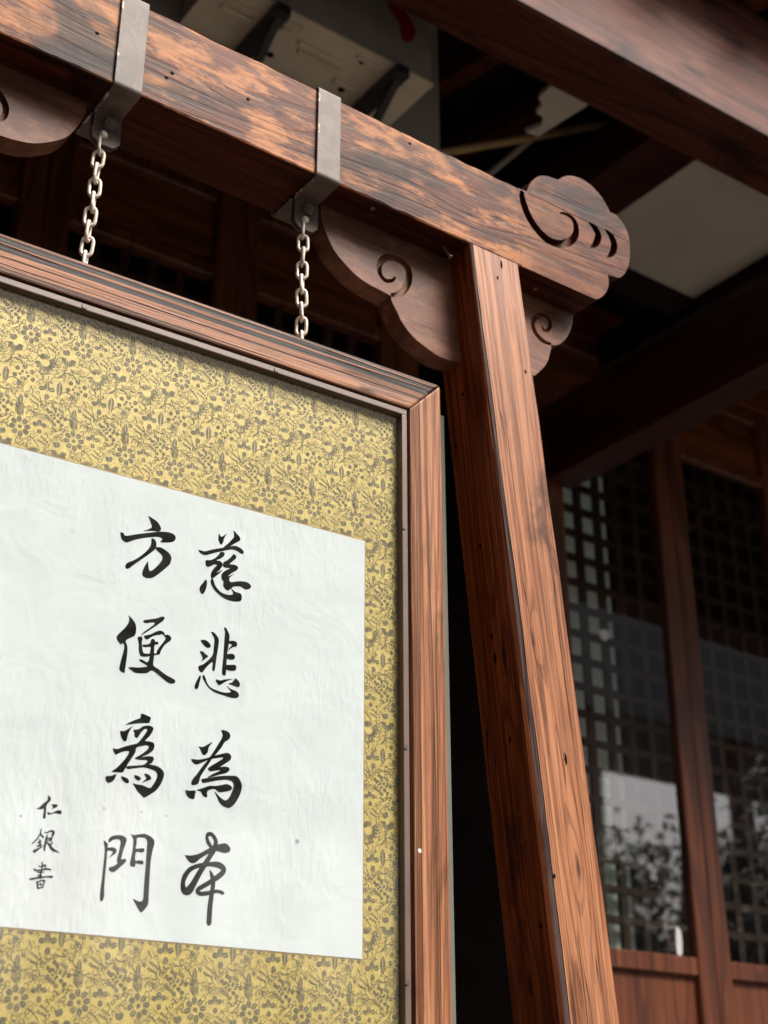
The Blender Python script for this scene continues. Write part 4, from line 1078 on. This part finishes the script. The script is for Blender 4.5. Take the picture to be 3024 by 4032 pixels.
# the sheet and its writing
pc = ((PU0 + PU1) / 2, 0.0172, (PV0 + PV1) / 2)
paper = mobj('paper', None or (lambda: (lambda bm: (bm_box(bm, (PU0 - pc[0], 0.0, PV0 - pc[2]), (PU1 - pc[0], 0.00035, PV1 - pc[2])), bm_mesh('paper', bm))[1])(bmesh.new()))(), M['paper'], pic, pc, local=True)
lbox('paper_edge', (PU0 - 0.0016, 0.0176, PV0 - 0.0016), (PU1 + 0.0016, 0.01775, PV1 + 0.0016), 'edge')
CH = [
    ['P -2981 22833 -2906 22813 -2833 22777 -2784 22712 -2786 22672 -2816 22646 -2916 22632 -3037 22597 -2963 22643 -2917 22686 -2931 22729 -2959 22792',
     'P -3349 22504 -3304 22504 -3271 22474 -3109 22538 -2944 22599 -2793 22652 -2669 22674 -2597 22665 -2563 22634 -2568 22586 -2605 22549 -2689 22518 -2782 22503 -2754 22553 -2818 22568 -2969 22522 -3118 22459 -3220 22399 -3266 22380 -3318 22402 -3342 22449',
     'P -2908 22526 -2861 22522 -2834 22475 -2833 22421 -2850 22379 -2921 22300 -3021 22201 -3106 22120 -3190 22033 -3226 22020 -3244 22050 -3225 22100 -3125 22168 -3026 22260 -2942 22364 -2909 22441',
     'P -2840 22412 -2761 22431 -2664 22393 -2615 22351 -2603 22300 -2621 22226 -2679 22152 -2750 22074 -2829 21996 -2896 21961 -2957 21959 -2996 21980 -3000 22032 -2982 22096 -2956 22155 -2936 22195 -2925 22147 -2914 22097 -2896 22066 -2859 22087 -2803 22153 -2747 22235 -2733 22299 -2762 22338 -2819 22371'],
    ['P -1923 22845 -1896 22807 -1864 22815 -1805 22870 -1838 22798 -1854 22730 -1881 22684 -1916 22715 -1932 22774',
     'P -1704 22940 -1653 22908 -1600 22864 -1598 22817 -1654 22771 -1734 22704 -1790 22663 -1847 22652 -1784 22723 -1722 22802 -1692 22858',
     'P -2217 22528 -2165 22531 -2117 22532 -2007 22585 -1863 22645 -1734 22700 -1660 22722 -1584 22708 -1536 22672 -1539 22631 -1581 22629 -1648 22653 -1731 22649 -1860 22594 -1972 22543 -2082 22486 -2138 22472 -2195 22490',
     'P -1868 22584 -1823 22579 -1832 22529 -1886 22477 -1941 22441 -1884 22443 -1847 22416 -1848 22376 -1893 22303 -1932 22263 -1877 22299 -1833 22337 -1883 22267 -1952 22196 -1991 22164 -2013 22190 -2007 22254 -1967 22325 -1930 22373 -1978 22369 -2040 22324 -2088 22320 -2104 22371 -2094 22408 -2030 22424 -1967 22466 -1914 22526 -1891 22570',
     'P -1687 22593 -1644 22574 -1651 22533 -1706 22473 -1736 22434 -1671 22441 -1617 22430 -1606 22401 -1634 22363 -1713 22298 -1752 22250 -1664 22309 -1711 22259 -1733 22215 -1707 22179 -1594 22216 -1479 22234 -1411 22210 -1396 22174 -1425 22141 -1490 22122 -1557 22146 -1655 22124 -1694 22092 -1741 22047 -1782 22057 -1820 22102 -1817 22157 -1851 22196 -1850 22266 -1796 22326 -1733 22372 -1782 22368 -1832 22372 -1835 22434 -1780 22479 -1725 22539',
     'P -2085 22127 -2063 22102 -2064 22040 -2083 21966 -2112 21917 -2144 21919 -2166 21963 -2163 22010 -2122 22073',
     'P -1991 22172 -1965 22139 -1946 22089 -1894 22032 -1827 21993 -1730 21988 -1666 22013 -1685 22063 -1703 22098 -1652 22062 -1602 22050 -1552 22046 -1529 22004 -1540 21948 -1596 21920 -1677 21910 -1775 21919 -1874 21959 -1950 22012 -2002 22084 -2010 22137'],
    ['P -3145 21396 -3098 21367 -3049 21319 -3027 21265 -3024 21193 -3042 21139 -3098 21099 -3147 21060 -3149 21031 -3126 20986 -3119 20902 -3124 20787 -3130 20687 -3136 20630 -3169 20630 -3205 20652 -3211 20693 -3197 20787 -3177 20890 -3169 20977 -3194 21012 -3214 20987 -3261 21023 -3282 21062 -3275 21099 -3222 21167 -3169 21236 -3137 21300 -3131 21352',
     'P -2934 21372 -2853 21403 -2750 21440 -2684 21476 -2641 21474 -2655 21430 -2700 21384 -2771 21318 -2856 21242 -2927 21184 -2954 21157 -2928 21205 -2844 21288 -2774 21361 -2820 21366 -2894 21339 -2929 21347',
     'P -2997 21126 -2968 21147 -2931 21140 -2932 21067 -2918 20984 -2893 20938 -2818 20946 -2730 20966 -2728 20942 -2801 20913 -2889 20889 -2941 20893 -2969 20960 -2975 21044',
     'P -2910 21166 -2823 21205 -2751 21256 -2685 21284 -2631 21266 -2621 21239 -2568 21249 -2528 21214 -2540 21174 -2590 21128 -2625 21085 -2658 21020 -2677 20962 -2721 20950 -2718 21001 -2678 21074 -2630 21149 -2610 21197 -2659 21238 -2689 21225 -2748 21206 -2806 21172 -2862 21125 -2893 21133',
     'P -2803 21144 -2758 21145 -2749 21118 -2709 21126 -2709 21090 -2753 21074 -2755 21001 -2752 20901 -2751 20801 -2685 20770 -2576 20712 -2452 20671 -2432 20639 -2456 20613 -2523 20608 -2617 20655 -2711 20709 -2772 20729 -2828 20687 -2901 20666 -2989 20657 -3049 20681 -3092 20705 -3038 20725 -2965 20732 -2878 20756 -2835 20771 -2882 20798 -2935 20816 -2949 20846 -2900 20844 -2839 20827 -2814 20889 -2813 20975 -2810 21034 -2884 21019 -2917 21020 -2916 21045 -2828 21076'],
    ['P -1963 21406 -1932 21419 -1883 21388 -1843 21336 -1843 21239 -1857 21118 -1869 20997 -1879 20900 -1902 20884 -1919 20907 -1920 21002 -2005 20913 -2048 20846 -2079 20833 -2115 20863 -2115 20914 -2054 20947 -1980 21020 -1922 21105 -1912 21211 -1910 21315 -1937 21370',
     'P -2108 21268 -2043 21286 -1987 21263 -1956 21224 -1967 21195 -2013 21183 -2070 21216',
     'P -2111 21113 -2065 21122 -2032 21098 -1986 21070 -2028 21026 -2090 20974 -2066 21018 -2085 21066',
     'P -1777 21510 -1745 21514 -1711 21468 -1687 21413 -1690 21314 -1704 21192 -1711 21072 -1712 20968 -1715 20872 -1737 20853 -1770 20869 -1772 20971 -1766 21091 -1763 21240 -1761 21360 -1758 21451',
     'P -1696 21336 -1632 21356 -1584 21351 -1566 21317 -1580 21284 -1628 21267 -1674 21228 -1697 21201 -1683 21248 -1645 21293 -1694 21306',
     'P -1715 21145 -1655 21172 -1607 21166 -1592 21132 -1611 21098 -1683 21084 -1716 21100',
     'P -1718 20999 -1647 21017 -1584 21029 -1566 21003 -1572 20957 -1643 20936 -1715 20945',
     'P -2089 20795 -2075 20769 -2089 20694 -2104 20619 -2129 20596 -2158 20616 -2149 20668 -2119 20739',
     'P -2038 20807 -2005 20767 -1978 20707 -1928 20658 -1849 20636 -1738 20623 -1644 20640 -1629 20657 -1671 20697 -1696 20724 -1631 20689 -1550 20674 -1509 20638 -1515 20600 -1561 20578 -1640 20574 -1752 20588 -1862 20604 -1951 20646 -2009 20708 -2052 20773',
     'P -1857 20780 -1793 20777 -1716 20805 -1606 20833 -1684 20794 -1760 20739 -1805 20709 -1842 20739',
     'P -1567 20844 -1517 20812 -1499 20771 -1521 20735 -1585 20741 -1666 20756 -1619 20779 -1597 20812'],
    ['P -2050 19858 -1989 19858 -1859 19944 -1905 19867 -1917 19802 -1960 19754 -1999 19769 -2024 19814',
     'P -1742 20114 -1680 20124 -1616 20096 -1608 20040 -1642 19999 -1687 19964 -1722 19895 -1787 19808 -1858 19714 -1907 19630 -1942 19577 -1997 19480 -2015 19416 -2035 19372 -2109 19348 -2126 19380 -2106 19430 -2058 19492 -1989 19598 -1918 19691 -1848 19799 -1778 19922 -1728 20014 -1720 20065',
     'P -2145 19678 -2054 19684 -1950 19714 -1846 19760 -1710 19813 -1626 19835 -1580 19804 -1586 19754 -1642 19704 -1731 19635 -1686 19649 -1616 19652 -1594 19620 -1635 19573 -1726 19539 -1801 19508 -1905 19469 -1847 19522 -1758 19573 -1729 19594 -1805 19576 -1872 19559 -1905 19589 -1854 19638 -1765 19700 -1692 19760 -1768 19748 -1889 19709 -1977 19661 -2065 19617 -2119 19633',
     'P -1980 19448 -1875 19476 -1755 19514 -1603 19543 -1494 19551 -1438 19511 -1407 19446 -1415 19361 -1450 19274 -1500 19192 -1551 19144 -1589 19128 -1658 19144 -1714 19177 -1756 19247 -1798 19316 -1726 19264 -1647 19220 -1588 19256 -1546 19344 -1527 19429 -1553 19474 -1630 19484 -1752 19460 -1872 19422 -1961 19396 -1985 19420',
     'P -2201 19275 -2149 19275 -2060 19287 -2064 19232 -2069 19185 -2113 19175 -2174 19204',
     'P -2046 19296 -1958 19335 -1869 19375 -1779 19387 -1688 19413 -1628 19431 -1565 19417 -1545 19385 -1577 19353 -1698 19316 -1744 19317 -1791 19344 -1851 19329 -1895 19296 -1891 19235 -1913 19223 -1959 19240 -1985 19284'],
    ['P -2868 20147 -2801 20140 -2736 20119 -2745 20073 -2757 20043 -2836 20028 -2951 20001 -3066 19968 -3010 20016 -2927 20064 -2878 20092',
     'P -3131 19884 -3086 19887 -3031 19923 -2970 19974 -3002 19914 -3025 19850 -3040 19773 -3068 19761 -3098 19784 -3124 19834',
     'P -2959 19921 -2888 19946 -2833 19990 -2762 20012 -2703 20004 -2690 19972 -2711 19920 -2750 19859 -2791 19812 -2732 19814 -2673 19803 -2659 19757 -2680 19700 -2748 19642 -2818 19604 -2733 19626 -2667 19627 -2657 19588 -2683 19543 -2710 19526 -2608 19521 -2532 19484 -2502 19428 -2516 19359 -2547 19287 -2600 19213 -2668 19158 -2750 19104 -2780 19123 -2841 19167 -2880 19215 -2913 19260 -2862 19257 -2776 19255 -2688 19234 -2648 19273 -2610 19345 -2596 19401 -2617 19445 -2692 19468 -2793 19473 -2906 19447 -2990 19425 -3017 19441 -2993 19464 -2881 19487 -2782 19515 -2743 19568 -2829 19562 -2887 19560 -2913 19570 -2889 19593 -2807 19653 -2740 19724 -2757 19756 -2828 19738 -2898 19707 -2908 19651 -2945 19578 -2995 19490 -3032 19418 -3057 19375 -3127 19365 -3204 19364 -3145 19415 -3068 19506 -3017 19581 -2994 19645 -3064 19634 -3132 19597 -3166 19578 -3198 19614 -3208 19652 -3151 19654 -3042 19705 -2930 19749 -2889 19769 -2836 19839 -2797 19900 -2772 19952 -2802 19960 -2843 19920 -2875 19867 -2901 19828 -2938 19843 -2941 19883',
     'P -3268 19299 -3207 19311 -3136 19341 -3161 19268 -3200 19233 -3240 19220 -3271 19252',
     'P -3078 19319 -3039 19325 -2980 19306 -2963 19269 -2990 19250 -3041 19271',
     'P -2904 19364 -2842 19359 -2809 19337 -2837 19303 -2882 19320',
     'P -2763 19404 -2700 19393 -2671 19350 -2710 19325 -2765 19297 -2793 19286 -2740 19347 -2764 19377'],
    ['P -3231 18523 -3207 18523 -3169 18492 -3173 18454 -3105 18464 -3055 18442 -3065 18397 -3110 18360 -3146 18331 -3112 18385 -3107 18411 -3169 18414 -3171 18353 -3172 18253 -3174 18153 -3174 18004 -3167 17894 -3179 17838 -3201 17827 -3217 17846 -3222 17938 -3214 18074 -3210 18224 -3207 18349 -3210 18437',
     'P -3170 18549 -3130 18592 -3063 18613 -2993 18615 -2938 18583 -2944 18531 -2966 18452 -2981 18387 -2984 18336 -2943 18347 -2920 18324 -2952 18283 -3003 18233 -3047 18191 -3080 18173 -3122 18183 -3139 18219 -3086 18243 -3034 18280 -3044 18317 -3030 18394 -3017 18485 -3015 18542 -3045 18564 -3112 18550 -3158 18513',
     'P -2891 18650 -2855 18638 -2800 18651 -2717 18671 -2644 18656 -2584 18618 -2570 18574 -2583 18508 -2598 18417 -2604 18314 -2604 18212 -2603 18111 -2600 17986 -2598 17861 -2622 17809 -2679 17746 -2716 17769 -2755 17822 -2802 17892 -2752 17878 -2696 17870 -2671 17904 -2670 17979 -2670 18105 -2668 18231 -2667 18358 -2667 18486 -2669 18576 -2698 18618 -2769 18618 -2803 18605 -2805 18534 -2808 18483 -2745 18493 -2700 18495 -2700 18457 -2741 18442 -2804 18439 -2806 18343 -2762 18348 -2706 18348 -2698 18310 -2744 18302 -2800 18306 -2804 18267 -2860 18268 -2873 18304 -2860 18388 -2850 18491 -2851 18580 -2867 18614'],
    ['S -2153 18475 8 -2103 18452 62 -2044 18439 99 -1951 18489 62 -1837 18560 56 -1750 18606 70 -1676 18618 99 -1608 18622 124 -1573 18617 99',
     'S -1787 18599 42 -1843 18665 53 -1867 18725 42 -1852 18764 53 -1807 18773 51 -1757 18728 54 -1739 18671 59 -1764 18588 70 -1818 18490 63 -1886 18378 69 -1953 18267 71 -2018 18145 82 -2078 18059 102 -2136 18054 84 -2159 18130 61 -2139 18222 65 -2072 18313 58 -1959 18370 52 -1813 18403 53 -1694 18409 77 -1617 18374 70 -1626 18321 67 -1700 18254 67 -1829 18164 58 -1928 18102 57 -1959 18061 52 -1916 18037 52 -1808 18056 52 -1691 18089 41 -1609 18075 47',
     'S -1804 18328 14 -1773 18273 53 -1748 18185 58 -1762 18041 62 -1776 17899 68 -1779 17698 68'],
    ['P -3976 18961 -3956 18965 -3933 18939 -3934 18916 -3952 18891 -3969 18866 -3980 18838 -3977 18800 -3976 18748 -3975 18710 -3992 18690 -4007 18699 -4009 18744 -4007 18803 -4043 18795 -4104 18793 -4066 18817 -4024 18865 -3986 18899 -3970 18927',
     'P -3922 18869 -3895 18875 -3858 18880 -3844 18863 -3858 18841 -3890 18827 -3919 18811 -3899 18839 -3910 18854',
     'P -3962 18773 -3947 18778 -3925 18768 -3886 18783 -3847 18807 -3807 18817 -3785 18799 -3792 18772 -3816 18769 -3858 18773 -3897 18762 -3940 18743 -3956 18754'],
    ['P -4015 18580 -4007 18565 -4007 18520 -3985 18501 -3971 18480 -3981 18466 -3999 18477 -4018 18494 -4040 18453 -4069 18415 -4097 18388 -4115 18392 -4090 18418 -4055 18464 -4030 18511 -4024 18550',
     'S -4020 18449 16 -4014 18411 23 -4010 18374 25',
     'S -4039 18409 16 -4001 18429 19',
     'S -4044 18367 16 -3994 18392 21',
     'S -4071 18307 42 -4028 18337 22 -3988 18367 12 -3960 18389 5',
     'S -3969 18536 13 -3935 18538 16 -3903 18560 18 -3863 18557 29 -3866 18524 27 -3876 18491 20 -3882 18446 20',
     'S -3935 18510 12 -3939 18477 25 -3946 18419 27 -3951 18368 25 -3950 18330 16',
     'S -3927 18466 13 -3902 18479 18 -3893 18464 13 -3925 18444 10',
     'S -3933 18427 10 -3901 18406 26 -3870 18371 29 -3841 18349 29 -3806 18340 16 -3771 18328 9',
     'S -3863 18429 20 -3886 18395 8'],
    ['S -3964 18193 19 -3958 18153 18 -3959 18103 19 -3969 18065 19 -3967 18015 26',
     'S -3998 18152 13 -3974 18142 14 -3929 18163 26 -3915 18152 16 -3924 18113 19',
     'S -4053 18106 22 -4015 18094 22 -3950 18110 18 -3892 18126 19 -3854 18120 18',
     'S -4000 18074 16 -3934 18084 13',
     'S -3999 18040 16 -3959 18041 29',
     'S -4090 17990 19 -4057 17997 25 -3987 18016 20 -3889 18039 16 -3826 18042 26',
     'S -4009 17974 10 -3992 17944 22 -3984 17902 19 -3955 17908 16 -3930 17917 13',
     'S -4001 17965 16 -3944 17990 16 -3914 17990 19 -3920 17952 16 -3929 17914 16',
     'S -3972 17943 13 -3946 17949 19 -3951 17930 6'],
]
for shapes in CH:
    verts, faces = [], []
    for n_, s in enumerate(shapes):
        yo = -0.00012 - 0.00003 * n_
        if s[0] == 'P':
            q = spline(pairs(s[2:]), True, 3)
            b_ = len(verts)
            verts += [(u - pc[0], yo, v - pc[2]) for u, v in q]
            faces.append(tuple(range(b_, len(verts))))
        else:
            p = spline(triples(s[2:]), False, 5)
            # round ends
            def cap(p0, p1):
                dx, dy = p0[0] - p1[0], p0[1] - p1[1]; l = math.hypot(dx, dy) or 1
                return (p0[0] + dx / l * p0[2] * 0.4, p0[1] + dy / l * p0[2] * 0.4, p0[2] * 0.45)
            p = [cap(p[0], p[1])] + p + [cap(p[-1], p[-2])]
            L, Q = stroke_quads(p)
            for i in range(len(L) - 1):
                b_ = len(verts)
                dy_ = -0.000012 * (i / len(L)) * 10
                verts += [(u - pc[0], yo + dy_, v - pc[2]) for u, v in (L[i], L[i + 1], Q[i + 1], Q[i])]
                faces.append((b_, b_ + 1, b_ + 2, b_ + 3))
    mobj('character', mesh('character', verts, faces), M['ink'], paper, (0, 0, 0), local=True)
# acrylic cover
lbox('pane', (i0 + 0.004, PANEY, j0 + 0.004), (i1 - 0.004, PANEY + 0.002, j1 - 0.004), 'acrylic')
